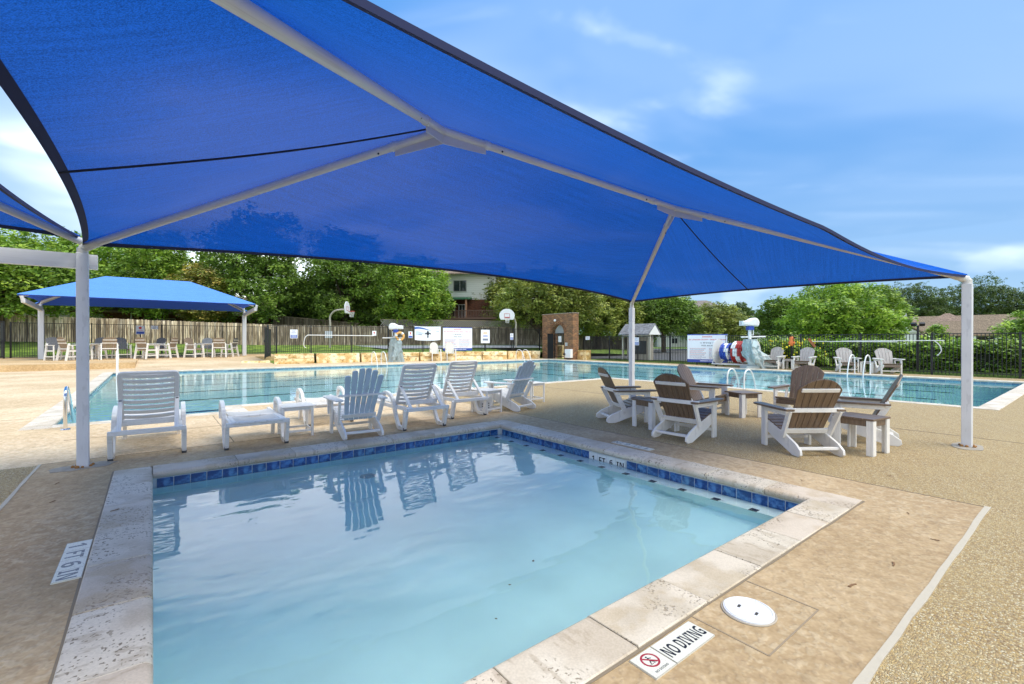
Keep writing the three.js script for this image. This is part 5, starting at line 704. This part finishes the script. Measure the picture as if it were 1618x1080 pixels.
{
  const wp = (u, y) => { const p = onLine(u, FW0, FW1); return p.add(V(0.05, y, 0.12)); };
  const h = thing('rescue_hook', 'long white rescue pole with hooked left end hung on the far fence', 'pole'); mk('pole', [rod(wp(486, 1.78), wp(590, 1.76), 0.026, 8)], M.white, h); mk('hook', tube([wp(487.5, 1.78), wp(483, 1.66), wp(480.5, 1.3), wp(481, 1.05), wp(484, 0.98)], 0.022, 8, 24), M.white, h);
  const rp = (u, y) => onLine(u, FR0, FR1).add(V(-0.08, y, 0.02));
  const s = thing('skimmer_pole', 'long white pole with a net hoop hung on right fence', 'pole'); mk('pole', [rod(rp(1330, 1.40), rp(1494, 1.43), 0.019, 8)], M.white, s); mk('net_hoop', tube([rp(1478, 1.42), rp(1486, 1.24), rp(1489, 1.02), rp(1486, 0.88), rp(1482, 0.80)], 0.02, 8, 24), std([0.7, 0.7, 0.68], 0.5), s);
  const b = thing('brush_pole', 'long white pole with an orange-brown brush head at left end', 'pole'); mk('pole', [rod(rp(1285, 1.39), rp(1420, 1.37), 0.018, 8)], M.white, b); const bp = rp(1284, 1.33); mk('brush_head', [bar(bp.clone().add(V(-0.1, 0.2, -0.06)), bp.clone().add(V(0.12, -0.22, 0.08)), 0.06, 0.12)], std([0.40, 0.14, 0.06], 0.8), b);
  const lp = P(26.05, 5.0, 0), l = thing('lamp_post', 'black post with twin floodlights rising above the right fence', 'lamp post', lp, PHI - Math.PI / 2); mk('post', [rod(V(0, 0, 0), V(0, 2.08, 0), 0.04, 10)], M.fenceBlack, l); for (const q of [-1, 1]) { mk('floodlight', [rbox(0.17, 0.13, 0.13, [q * 0.14, 2.13, 0], [0.5, q * 0.4, 0])], M.fenceBlack, l); } mk('bracket', [box(0.3, 0.04, 0.04, [0, 2.06, 0])], M.fenceBlack, l);
}
// ---------------------------------------------------------------- basketball hoops
function hoop(name, label, base, h, armTo, faceTurn) {
  const t = thing(name, label, 'basketball hoop'), tan = std([0.42, 0.38, 0.31], 0.5), c = armTo.clone();
  mk('pole', tube([base, base.clone().setY(base.y + h * 0.6), base.clone().setY(h + base.y - 0.55), base.clone().lerp(V(c.x, h + base.y, c.z), 0.25).setY(h + base.y - 0.12), V(base.x, h + base.y, base.z).lerp(V(c.x, h + base.y, c.z), 0.62), V(c.x, h + base.y, c.z)], 0.075, 10, 40), tan, t);
  const s = new THREE.Shape(); s.moveTo(-0.55, -0.35); s.quadraticCurveTo(-0.74, -0.1, -0.66, 0.2); s.quadraticCurveTo(-0.45, 0.62, 0, 0.62); s.quadraticCurveTo(0.45, 0.62, 0.66, 0.2); s.quadraticCurveTo(0.74, -0.1, 0.55, -0.35); s.closePath();
  const hd = new THREE.Group(); hd.name = 'backboard_assembly'; 
  const place = (g) => { g.rotateY(faceTurn); g.translate(c.x, h + base.y + 0.05, c.z); return g; };
  mk('backboard', place(ext(s, 0.05, 0.006).translate(0, 0, 0.04)), std([0.74, 0.75, 0.76], 0.4), t); mk('target_square', place(mergeGeometries([box(0.5, 0.03, 0.01, [0, 0.18, 0.07]), box(0.5, 0.03, 0.01, [0, -0.12, 0.07]), box(0.03, 0.27, 0.01, [-0.235, 0.03, 0.07]), box(0.03, 0.27, 0.01, [0.235, 0.03, 0.07])].map(flat))), M.red, t);
  mk('rim', place(put(new THREE.TorusGeometry(0.24, 0.022, 8, 24), [0, -0.2, 0.40], [Math.PI / 2, 0, 0])), M.red, t);
  const net = []; for (let i = 0; i < 12; i++) { const a = i / 12 * 2 * Math.PI, b = a + 0.52, q = (an, r, y) => V(Math.cos(an) * r, y, 0.40 + Math.sin(an) * r); net.push(rod(q(a, 0.24, -0.21), q(b, 0.17, -0.45), 0.009, 4), rod(q(b, 0.17, -0.45), q(a, 0.13, -0.66), 0.009, 4), rod(q(a, 0.24, -0.21), q(a - 0.52, 0.17, -0.45), 0.009, 4)); } mk('net', place(mergeGeometries(net.map(flat))), M.white, t, null, 'stuff');
  return t;
}
{
  const k = (u, d) => V((u - 809) / 730 * d, 0, -d);
  const b1 = k(522, 38); b1.y = 0.85; const t = hoop('basketball_hoop', 'left basketball hoop on a tan curved pole, backboard seen nearly edge-on', b1, 3.1, k(548, 37.6), 1.62);
  mk('lower_sign', [box(0.62, 0.56, 0.02, [b1.x - 0.08, 1.93, b1.z + 0.1])], std([0.62, 0.64, 0.68], 0.5), t);
  const b2 = k(815, 42); b2.y = 0.88; hoop('basketball_hoop', 'right basketball hoop with white fan backboard facing the pool', b2, 2.72, k(801, 41.3), 0.1);
}
// ---------------------------------------------------------------- buildings
function windowOn(parent, w, h, pos, turn, frameMat = M.white) { const f = mk('window', [box(w + 0.16, 0.09, 0.10, [0, h / 2 + 0.045, 0]), box(w + 0.16, 0.09, 0.12, [0, -h / 2 - 0.045, 0]), box(0.08, h, 0.10, [-w / 2 - 0.04, 0, 0]), box(0.08, h, 0.10, [w / 2 + 0.04, 0, 0]), box(0.05, h, 0.06, [0, 0, 0.01])], frameMat, parent); f.position.set(...pos); f.rotation.y = turn; mk('pane', [box(w, h, 0.02)], M.glass, f); return f; }
function gable(w, d, h, over, thick) { const s = poly([[-w / 2 - over, 0], [0, h], [w / 2 + over, 0], [w / 2 + over, -thick], [0, h - thick], [-w / 2 - over, -thick]]); const g = new THREE.ExtrudeGeometry(s, { depth: d + 2 * over, bevelEnabled: false }); return boxUV(g.translate(0, 0, -d / 2 - over)); }
function hipRoof(w, d, h, ridge) { const a = [[-w / 2, 0, d / 2], [w / 2, 0, d / 2], [w / 2, 0, -d / 2], [-w / 2, 0, -d / 2]], r0 = [-ridge / 2, h, 0], r1 = [ridge / 2, h, 0], f = [], q = (...p) => { for (let i = 1; i + 1 < p.length; i++) f.push(...p[0], ...p[i], ...p[i + 1]); }; q(a[0], a[1], r1, r0); q(a[2], a[3], r0, r1); q(a[1], a[2], r1); q(a[3], a[0], r0); q(a[3], a[2], a[1], a[0]); const g = new THREE.BufferGeometry(); g.setAttribute('position', new THREE.Float32BufferAttribute(f, 3)); g.setAttribute('uv', new THREE.Float32BufferAttribute(new Float32Array(f.length / 3 * 2), 2)); g.computeVertexNormals(); return boxUV(g); }
const at = (u, d, y = 0) => V((u - 809) / 730 * d, y, -d);
{ // ranch house behind the far dining terrace
  const t = thing('brick_house', 'brick and siding house behind the far dining canopy', 'house', at(200, 50, 1.4), 0.72);
  mk('wall', [boxUV(box(24, 3.0, 8, [0, 1.5, 0]))], std([0.62, 0.5, 0.42], 0.9, { map: brickMap }), t); mk('siding', [box(5.5, 1.6, 0.1, [-4.6, 1.9, 4.06])], M.siding, t); for (let i = 0; i < 9; i++) mk('board', [box(5.5, 0.03, 0.04, [-4.6, 1.2 + i * 0.17, 4.12])], std([0.5, 0.47, 0.38], 0.8), t);
  mk('roof', [gable(9.2, 24, 2.4, 0.5, 0.2).rotateY(Math.PI / 2).translate(0, 3.0, 0)], M.roofBrown, t);
  windowOn(t, 2.6, 1.1, [2.6, 1.75, 4.05], 0, std([0.55, 0.48, 0.36], 0.6)); windowOn(t, 2.6, 1.1, [6.4, 1.75, 4.05], 0, std([0.55, 0.48, 0.36], 0.6)); mk('sill', [box(8.5, 0.12, 0.3, [4.6, 1.0, 4.15])], std([0.5, 0.45, 0.36], 0.7), t); mk('post', [box(0.2, 2.6, 0.2, [0.8, 1.5, 4.2])], std([0.55, 0.33, 0.13], 0.7), t); mk('downpipe', [rod(V(0.3, 0.2, 4.15), V(0.3, 3, 4.15), 0.07)], M.white, t);
}
{ // two-storey house with green porch roof
  const t = thing('two_storey_house', 'cream two storey house with brick base, green porch roof and timber deck', 'house', at(735, 58, 4.0), -0.12); t.scale.set(0.9, 0.76, 0.9); mk('foundation', [box(12.9, 5, 7.9, [0, -2.6, 0])], std([0.3, 0.22, 0.18], 0.9), t);
  mk('lower_wall', [boxUV(box(13, 3.1, 8, [0, 1.4, 0]))], std([0.40, 0.29, 0.25], 0.9, { map: brickMap }), t); mk('upper_wall', [box(11, 4.0, 7.9, [-0.6, 4.95, -0.05])], std([0.66, 0.64, 0.56], 0.8), t);
  for (let i = 0; i < 12; i++) mk('board', [box(11.0, 0.03, 0.03, [-0.6, 3.2 + i * 0.3, 3.93])], std([0.55, 0.53, 0.46], 0.8), t);
  mk('roof', [gable(9.2, 11.4, 2.4, 0.5, 0.2).rotateY(Math.PI / 2).translate(-0.6, 6.95, 0)], std([0.36, 0.26, 0.19], 0.9, { map: shingleMap }), t);
  windowOn(t, 1.6, 1.6, [0.2, 5.1, 3.95], 0, std([0.35, 0.32, 0.28], 0.6)); for (const x of [-0.9, 0.5]) { windowOn(t, 0.75, 2.0, [x, 1.15, 4.03], 0, M.white); }
  mk('porch_roof', [box(6.4, 0.3, 2.4, [-1.4, 3.05, 5.1], [0.1, 0, 0])], M.greenTrim, t); for (const x of [-4.3, -1.2, 1.5]) mk('porch_post', [box(0.2, 3.1, 0.2, [x, 1.45, 6.1])], std([0.30, 0.15, 0.08], 0.8), t);
  mk('deck', [box(12, 0.3, 3, [-0.5, -0.1, 5.5])], M.deckWood, t); mk('deck_rail', [box(12, 0.1, 0.1, [-0.5, 1.05, 6.9]), box(12, 0.08, 0.08, [-0.5, 0.2, 6.9])], M.deckWood, t); const bl = []; for (let i = 0; i < 60; i++) bl.push(box(0.06, 0.85, 0.06, [-6.4 + i * 0.2, 0.62, 6.9])); mk('balusters', bl, M.deckWood, t, null, 'stuff');
  const u = thing('brick_house', 'dark red brick house half hidden behind trees right of the left hoop', 'house', at(610, 60, 1.6), 0.1); mk('wall', [boxUV(box(13, 5, 7, [0, 2, 0]))], std([0.42, 0.24, 0.2], 0.9, { map: brickMap }), u); mk('roof', [gable(8, 13, 2.4, 0.5, 0.2).rotateY(Math.PI / 2).translate(0, 4.5, 0)], M.roofBrown, u); windowOn(u, 0.9, 1.3, [1.2, 2.2, 3.55], 0);
  const v = thing('brick_house', 'tan roofed house behind the trees left of the left hoop', 'house', at(455, 62, 1.2), 0.2); mk('wall', [boxUV(box(9, 4, 7, [0, 2, 0]))], std([0.8, 0.5, 0.4], 0.9, { map: brickMap }), v); mk('roof', [gable(8, 9, 2.2, 0.5, 0.2).rotateY(Math.PI / 2).translate(0, 4.0, 0)], std([0.50, 0.34, 0.24], 0.9, { map: shingleMap }), v); windowOn(v, 0.9, 1.2, [2.0, 2.2, 3.55], 0);
}
{ // kiosk beyond the fence
  const p = at(1011, 32.6, 0), t = thing('notice_kiosk', 'small tan kiosk with grey gable roof and dark board beyond the fence', 'kiosk', p, PHI - Math.PI / 2 + 0.15); t.scale.set(0.72, 0.97, 0.8);
  mk('wall', [box(2.6, 1.9, 0.3, [0, 0.95, 0])], std([0.50, 0.44, 0.35], 0.8), t); mk('board', [box(1.25, 0.95, 0.06, [0.15, 0.98, 0.18])], std([0.025, 0.028, 0.03], 0.4), t); mk('roof', [gable(1.9, 2.7, 0.75, 0.25, 0.08).rotateY(Math.PI / 2).translate(0, 1.95, 0)], M.roofGrey, t); mk('gable_end', [put(ext(poly([[-1.05, 0], [0, 0.70], [1.05, 0]]), 0.05, 0).rotateY(Math.PI / 2), [1.55, 1.9, 0])], M.white, t);
  for (const x of [-1.4, 1.42]) mk('post', [box(0.14, 1.95, 0.14, [x, 0.97, 0.7])], M.siding, t); mk('lintel', [box(3, 0.14, 0.1, [0, 1.86, 0.7])], M.siding, t);
}
{ // long house on the right, its front-facing gables, and far houses
  const t = thing('ranch_house', 'long low house with a brown shingle roof and white columns beyond the hedge', 'house', at(1490, 80, -0.3), -0.75);
  mk('wall', [boxUV(box(19, 2.7, 9, [2, 1.35, 0]))], std([0.62, 0.56, 0.5], 0.8), t); mk('porch', [box(15, 2.2, 0.2, [3, 1.2, 4.55])], std([0.10, 0.09, 0.08], 0.8), t);  // porch drawn as a flat dark panel on the front wall
  mk('roof', [hipRoof(22, 13, 3.3, 14.5).translate(2, 2.7, 0.6)], M.roofBrown, t); mk('roof_gable', [hipRoof(5.5, 6, 1.7, 0.6).translate(0.5, 4.75, 0)], std([0.36, 0.25, 0.18], 0.9, { map: shingleMap }), t); mk('eaves_board', [box(21.0, 0.22, 0.1, [2, 2.62, 7.05])], std([0.42, 0.26, 0.17], 0.8), t);
  for (let i = 0; i < 8; i++) mk('column', [box(0.3, 2.6, 0.3, [-6 + i * 2.4, 1.3, 6.6])], M.white, t);
  for (let i = 0; i < 3; i++) windowOn(t, 1.4, 1.0, [-5 + i * 6, 1.5, 4.68], 0);
  const g = thing('gabled_house', 'white gabled house front between the big trees and the brown roof', 'house', at(1395, 66, -0.2), -0.55); mk('wall', [box(7, 2.8, 6, [0, 1.4, 0])], M.sidingW, g); mk('roof', [gable(7, 6, 2.0, 0.35, 0.18).translate(0, 2.8, 0)], M.roofBrown, g); mk('gable_end', [ext(poly([[-3.4, 0], [0, 1.9], [3.4, 0]]), 0.1, 0).translate(0, 2.75, 3.1)], M.sidingW, g); mk('chimney', [box(0.9, 3.2, 0.9, [2.2, 3.9, -1])], M.sidingW, g); windowOn(g, 1.2, 1.2, [-1.5, 1.4, 3.05], 0);
  const far = (label, u, d, w, h, turn, wall, roof) => { const o = thing('distant_house', label, 'house', at(u, d, -0.2), turn); mk('wall', [box(w, h, 8, [0, h / 2, 0])], wall, o); mk('roof', [hipRoof(w + 1, 9.4, 2.6, w * 0.6).translate(0, h, 0)], roof, o); for (const x of [-0.28, 0.05, 0.32]) windowOn(o, 1.3, 1.2, [x * w, h * 0.5, 4.05], 0); mk('garage_door', [box(2.4, 2.1, 0.06, [w * 0.18, 1.05, 4.06])], M.white, o); return o; };
  far('small grey roofed white house seen between trees right of the lift hood', 1185, 95, 11, 4.6, -0.4, M.sidingW, M.roofGrey);
  far('pale distant house under trees left of the right rules board', 1095, 110, 17, 3.2, -0.2, M.sidingW, M.roofGrey);
  far('distant house with brown roof ridge showing above trees', 1085, 150, 20, 12.0, -0.2, M.siding, std([0.30, 0.25, 0.22], 0.9, { map: shingleMap }));
}
// ---------------------------------------------------------------- trees, hedge, flowers
function leafClump(seed, n, R, len, wid) {       // a spray of small folded leaves: four corners each
  const r = rng(seed), pos = [];
  for (let i = 0; i < n; i++) {
    const d = V(r() - 0.5, r() - 0.5, r() - 0.5).normalize(), c = d.clone().multiplyScalar(R * Math.cbrt(r())), a = V(r() - 0.5, (r() - 0.6) * 0.7, r() - 0.5).normalize(), s = a.clone().cross(V(r() - 0.5, r() - 0.5 + 0.8, r() - 0.5)).normalize(), l = len * (0.7 + 0.6 * r()), w = wid * (0.7 + 0.6 * r());
    const nrm = a.clone().cross(s).multiplyScalar(w * 0.3), tip = c.clone().addScaledVector(a, l), m = c.clone().addScaledVector(a, l * 0.45), p = m.clone().addScaledVector(s, w).add(nrm), q = m.clone().addScaledVector(s, -w).add(nrm);
    pos.push([c, p, tip, q, s.clone().cross(a).normalize()]);
  }
  return pos;
}
const CL = [leafClump(1, 17, 0.42, 0.30, 0.088), leafClump(2, 17, 0.46, 0.26, 0.095), leafClump(3, 17, 0.30, 0.17, 0.06)];
const leafMat = new THREE.MeshPhysicalMaterial({ color: 0xffffff, roughness: 0.62, transmission: 0.38, thickness: 0, ior: 1.2, side: THREE.DoubleSide, vertexColors: true });
const PAL = { bright: [[0.21, 0.32, 0.045], [0.28, 0.38, 0.05], [0.15, 0.25, 0.035]], mid: [[0.15, 0.235, 0.04], [0.20, 0.29, 0.045], [0.11, 0.18, 0.03]], dark: [[0.085, 0.135, 0.03], [0.12, 0.17, 0.036], [0.065, 0.105, 0.024]], olive: [[0.22, 0.26, 0.055], [0.28, 0.30, 0.06], [0.15, 0.19, 0.042]], autumn: [[0.26, 0.26, 0.05], [0.20, 0.25, 0.045], [0.30, 0.24, 0.05]] };
function foliage(parent, name, lobes, n, clump, pal, seed, kind, size = 1) {
  const r = rng(seed), leaves = CL[clump], L = leaves.length, m = new THREE.Matrix4(), q = new THREE.Quaternion(), e = new THREE.Euler(), vol = lobes.map((l) => l[3] * l[4] * l[3]), tot = vol.reduce((a, b) => a + b, 0);
  const tone = lobes.map(() => 0.8 + 0.4 * r()), pos = new Float32Array(n * L * 12), nor = new Float32Array(n * L * 12), col = new Float32Array(n * L * 12), idx = new Uint32Array(n * L * 6), v = V(0, 0, 0); let o = 0, ix = 0;
  for (let i = 0; i < n; i++) {
    let k = 0, x = r() * tot; while (k < lobes.length - 1 && x > vol[k]) x -= vol[k++];
    const [cx, cy, cz, R, Ry] = lobes[k], d = V(r() - 0.5, r() - 0.5, r() - 0.5).normalize(), s = r() < 0.1 ? 1 + 0.32 * r() : 0.5 + 0.52 * Math.pow(r(), 0.6);
    e.set((r() - 0.5) * 0.9, r() * 6.28, (r() - 0.5) * 0.9); q.setFromEuler(e); const sc = (0.7 + 0.7 * r()) * size; m.compose(V(cx + d.x * R * s, cy + d.y * Ry * s, cz + d.z * R * s), q, V(sc, sc * 0.7, sc));
    const c = PAL[pal][Math.floor(r() * 3)], g = 1.45 * tone[k] * (0.85 + 0.3 * r());
    for (const lf of leaves) { const b = o / 3; for (let j = 0; j < 4; j++) { v.copy(lf[j]).applyMatrix4(m); pos[o] = v.x; pos[o + 1] = v.y; pos[o + 2] = v.z; v.copy(lf[4]).applyQuaternion(q); nor[o] = v.x; nor[o + 1] = v.y; nor[o + 2] = v.z; col[o] = c[0] * g; col[o + 1] = c[1] * g; col[o + 2] = c[2] * g; o += 3; } idx[ix++] = b; idx[ix++] = b + 1; idx[ix++] = b + 2; idx[ix++] = b; idx[ix++] = b + 2; idx[ix++] = b + 3; }
  }
  const g = new THREE.BufferGeometry(); g.setAttribute('position', new THREE.BufferAttribute(pos, 3)); g.setAttribute('normal', new THREE.BufferAttribute(nor, 3)); g.setAttribute('color', new THREE.BufferAttribute(col, 3)); g.setIndex(new THREE.BufferAttribute(idx, 1));
  return mk(name, g, leafMat, parent, null, kind);
}
function tree(label, u, d, y0, top, width, pal, seed, o = {}) {      // u picture column of the trunk, d distance, top height over the base, crown width
  const p = at(u, d, y0), t = thing(o.name ?? 'shade_tree', label, 'tree', p, 0, o.group), r = rng(seed * 101 + 7), H = top - y0, bot = (o.bottom ?? 0.28) * H, R = width / 2, lobes = [], n = o.lobes ?? 20;
  const trunkR = o.trunk ?? 0.16 + R * 0.035, limbs = [];
  for (let i = 0; i < n; i++) { const k = (i + 0.5) / n, a = i * 2.4 + r() * 0.8, env = Math.sin(Math.PI * clamp(0.18 + 0.74 * k)) , rad = R * env * (0.35 + 0.5 * Math.sqrt(r())), ry = R * (0.24 + 0.16 * r()); lobes.push([Math.cos(a) * rad, mixn(bot + ry * 0.7, H - ry * 0.8, k) + (r() - 0.5) * R * 0.15, Math.sin(a) * rad, R * (0.30 + 0.16 * r()), ry]); }
  const lean = o.lean ?? [0, 0], th = bot + (H - bot) * 0.25, bend = V(lean[0], th, lean[1]);
  const trunk = [tube([V(0, -0.3, 0), V(lean[0] * 0.25, th * 0.4, lean[1] * 0.3), bend], trunkR, 8, 12)];
  for (let i = 0; i < Math.min(9, n); i++) { const l = lobes[Math.floor(i * n / 9)]; limbs.push(tube([V(lean[0] * (0.55 + 0.05 * i), th * (0.6 + 0.045 * i), lean[1] * 0.6), V(l[0] * 0.45 + lean[0] * 0.5, mixn(th, l[1], 0.5), l[2] * 0.45), V(l[0], l[1], l[2])], trunkR * (0.42 - i * 0.015), 6, 10)); }
  mk('trunk', trunk, M.bark, t); mk('limbs', limbs, M.bark, t, null, 'stuff');
  foliage(t, 'crown', lobes, Math.round((o.n ?? 1800) * 0.85), o.clump ?? 0, pal, seed, null, o.size ?? 1); return t;
}
tree('broad bright green tree at the left edge behind the tie beam', -10, 33, 1.3, 8.6, 9, 'bright', 1, { n: 2600 });
tree('dark green tree behind the left post and left end of the far canopy', 95, 44, 1.3, 11.8, 11, 'bright', 2, { n: 2600 });
tree('green tree behind middle of the far canopy', 240, 46, 1.3, 12.2, 9, 'bright', 3, { n: 2400 });
tree('yellowing tree rising behind the right half of the far canopy', 322, 44, 1.2, 8.6, 6, 'autumn', 4, { n: 1700, clump: 2, size: 1.3 });
tree('large deep green tree right of the far canopy', 405, 48, 1.0, 14.6, 11.5, 'mid', 5, { n: 2800, bottom: 0.16 });
tree('tall feathery green tree behind the left basketball hoop', 545, 52, 1.0, 13.6, 10.5, 'mid', 6, { n: 3000, bottom: 0.12 });
tree('round bright green tree left of the two storey house', 655, 50, 1.2, 10.6, 8.6, 'bright', 7, { n: 2600, bottom: 0.18 });
tree('olive green tree covering the right side of the two storey house', 806, 55, 1.2, 9.6, 7.4, 'olive', 8, { n: 2200, bottom: 0.1 });
tree('low bright bush tree beside the timber deck', 800, 52, 1.2, 4.4, 3.4, 'bright', 9, { n: 900, bottom: 0.05 });
tree('wide live oak with a leaning trunk left of the brick arch', 868, 47, 0.7, 8.4, 10.5, 'olive', 10, { n: 3000, bottom: 0.36, lean: [-3.2, 0], trunk: 0.35 });
tree('spreading olive tree behind the brick arch', 945, 56, 0.3, 9.2, 11, 'olive', 11, { n: 3000, bottom: 0.2 });
tree('green oak behind the middle canopy post', 1010, 60, 0, 8.5, 9, 'olive', 12, { n: 2400, bottom: 0.28 });
tree('small shade tree on the lawn right of the kiosk', 1048, 56, 0, 7.2, 7, 'mid', 13, { n: 2000, bottom: 0.34 });
tree('dark evergreen filling the gap behind the left hoop pole', 480, 56, 1.2, 9.0, 8.5, 'dark', 14, { n: 2200, bottom: 0.1 });
tree('dark evergreen between the brick house and round bright tree', 600, 58, 1.2, 11.4, 9, 'dark', 15, { n: 2400, bottom: 0.3 });
tree('olive tree above the wooden fence behind the right hoop', 842, 60, 1, 10.2, 9.5, 'olive', 24, { n: 2400, bottom: 0.15 });
tree('distant rounded tree left of the lift hood', 1128, 72, 0, 6.9, 10, 'olive', 16, { n: 2400, bottom: 0.18 });
tree('distant pale green tree behind the right rules board', 1100, 100, 0, 8.6, 9, 'bright', 17, { n: 1600, bottom: 0.2 });
tree('distant thin topped tree above the lift hood', 1170, 90, 0, 9.0, 6, 'dark', 18, { n: 1100, bottom: 0.2 });
tree('big bright oak left of the brown roofed house', 1330, 47, -0.3, 7.2, 11, 'bright', 19, { n: 3600, bottom: 0.16 });
tree('round bright oak right of the grey roofed house', 1252, 54, -0.2, 6.6, 8.5, 'mid', 20, { n: 2600, bottom: 0.15 });
tree('tall dark oak behind left end of the brown roof', 1440, 104, 0, 14.5, 17, 'dark', 21, { n: 2800, bottom: 0.2 });
tree('tall dark oak behind the right canopy post', 1545, 104, 0, 15.2, 17, 'dark', 22, { n: 2800, bottom: 0.2 });
tree('dark oak at the far right edge behind the roof', 1645, 98, 0, 14.0, 17, 'dark', 23, { n: 2800, bottom: 0.15 });
tree('young bright tree in front of the brown roof', 1478, 40, -0.2, 2.75, 1.7, 'bright', 25, { n: 420, bottom: 0.2, clump: 2, name: 'small_tree' });
tree('feathery yellow green tree at the right edge above the hedge', 1640, 40, -0.2, 4.2, 5, 'bright', 26, { n: 1700, bottom: 0.15, clump: 2, name: 'small_tree' });
tree('dark tree trunked oak between the big oak and the brown roof', 1385, 96, 0, 12.5, 12, 'dark', 27, { n: 2000, bottom: 0.2 });
{ // far mass of woodland that closes the view
  const t = thing('woodland', 'distant belt of trees behind the houses', 'woodland', [0, 0, 0], 0, null, 'stuff'), lobes = [], r = rng(404);
  for (let i = 0; i < 130; i++) { const u = -700 + i * 26, d = 105 + r() * 40; if (u > 1130 && u < 1235) continue; const p = at(u, d), h = u > 1040 && u < 1260 ? 4 : 8 + r() * 4; lobes.push([p.x, h * 0.55, p.z, 4.5 + r() * 3, h * 0.55]); }
  foliage(t, 'leaf_mass', lobes, 7000, 0, 'mid', 77, 'stuff', 3.2);
}
{ // clipped hedge behind the right fence
  const t = thing('hedge', 'long clipped green hedge behind the right fence', 'hedge'), lobes = [], r = rng(55); for (let b = -14; b < 12.5; b += 0.55) lobes.push([P(28.6, b).x + (r() - 0.5) * 0.3, 0.62 + r() * 0.1, P(28.6, b).z + (r() - 0.5) * 0.3, 0.62, 0.72 + r() * 0.15]);
  foliage(t, 'leaves', lobes, 7200, 2, 'bright', 56, null, 0.85); mk('dark_core', [boxUV(slab(poly(rect(28.3, -14, 28.9, 12.3)), 0.05, 1.0))], std([0.02, 0.03, 0.01], 0.95), t);  // leaves wrap one solid, nearly black block
  const f = thing('flowering_shrub', 'yellow flowering shrub behind the taupe chairs at the fence', 'shrub', P(26.8, 10.2, 0)), fl = []; for (let i = 0; i < 9; i++) fl.push([(r() - 0.5) * 1.6, 0.55 + r() * 0.6, (r() - 0.5) * 1.8, 0.42, 0.36]); foliage(f, 'leaves', fl, 420, 2, 'bright', 59); const yl = []; for (let i = 0; i < 130; i++) yl.push(put(new THREE.IcosahedronGeometry(0.035 + r() * 0.03, 0), [(r() - 0.5) * 2.3, 0.5 + r() * 1.0, (r() - 0.5) * 2.4])); mk('blossoms', yl, std([0.80, 0.66, 0.03], 0.7), f, null, 'stuff'); mk('stem', [0, 1, 2].map((i) => rod(V(0, 0, 0), V((i - 1) * 0.5, 0.7, 0.2 * i), 0.03, 5)), M.bark, f);
  const pm = thing('capped_pole', 'dark pole with a bright orange top in front of the yellow flowers', 'pole', P(25.95, 9.95, 0)); mk('pole', [rod(V(0, 0, 0), V(0, 1.25, 0), 0.05, 8)], M.black, pm); mk('orange_top', [new THREE.LatheGeometry([[0.001, 0.36], [0.1, 0.34], [0.15, 0.22], [0.11, 0.14], [0.2, 0.02], [0.14, -0.16], [0.05, -0.2]].map(([x, y]) => new THREE.Vector2(x, y)), 14).scale(0.8, 0.9, 0.8).translate(0, 1.32, 0)], M.orange, pm);
  // ragged grass along the fence lines and the bank
  const gt = thing('grass_tufts', 'short green grass along the right fence', 'grass', [0, 0, 0], 0, null, 'stuff'), bl = []; const br = rng(12); for (let i = 0; i < 26; i++) { const x = (br() - 0.5) * 0.16, z = (br() - 0.5) * 0.16, h = 0.05 + br() * 0.09, a = br() * 6.28, w = 0.008; bl.push(x - Math.cos(a) * w, 0, z - Math.sin(a) * w, x + Math.cos(a) * w, 0, z + Math.sin(a) * w, x + (br() - 0.5) * 0.08, h, z + (br() - 0.5) * 0.08); }
  const bg = new THREE.BufferGeometry(); bg.setAttribute('position', new THREE.Float32BufferAttribute(bl, 3)); bg.setAttribute('uv', new THREE.Float32BufferAttribute(new Float32Array(bl.length / 3 * 2), 2)); bg.computeVertexNormals();
  const N = 9000, im = new THREE.InstancedMesh(bg, new THREE.MeshPhysicalMaterial({ color: new THREE.Color(0.17, 0.26, 0.045), roughness: 0.7, transmission: 0.3, thickness: 0, side: THREE.DoubleSide }), N), mm = new THREE.Matrix4(); for (let i = 0; i < N; i++) { const p = P(25.75 + br() * 2.5, -14 + br() * 37, -0.012); mm.makeRotationY(br() * 6.28).setPosition(p); im.setMatrixAt(i, mm); } im.name = 'blades'; im.userData.kind = 'stuff'; gt.add(im);
}
scene.traverse((o) => { if (o.isMesh) { o.castShadow = true; o.receiveShadow = true; } });
renderer.render(scene, camera);
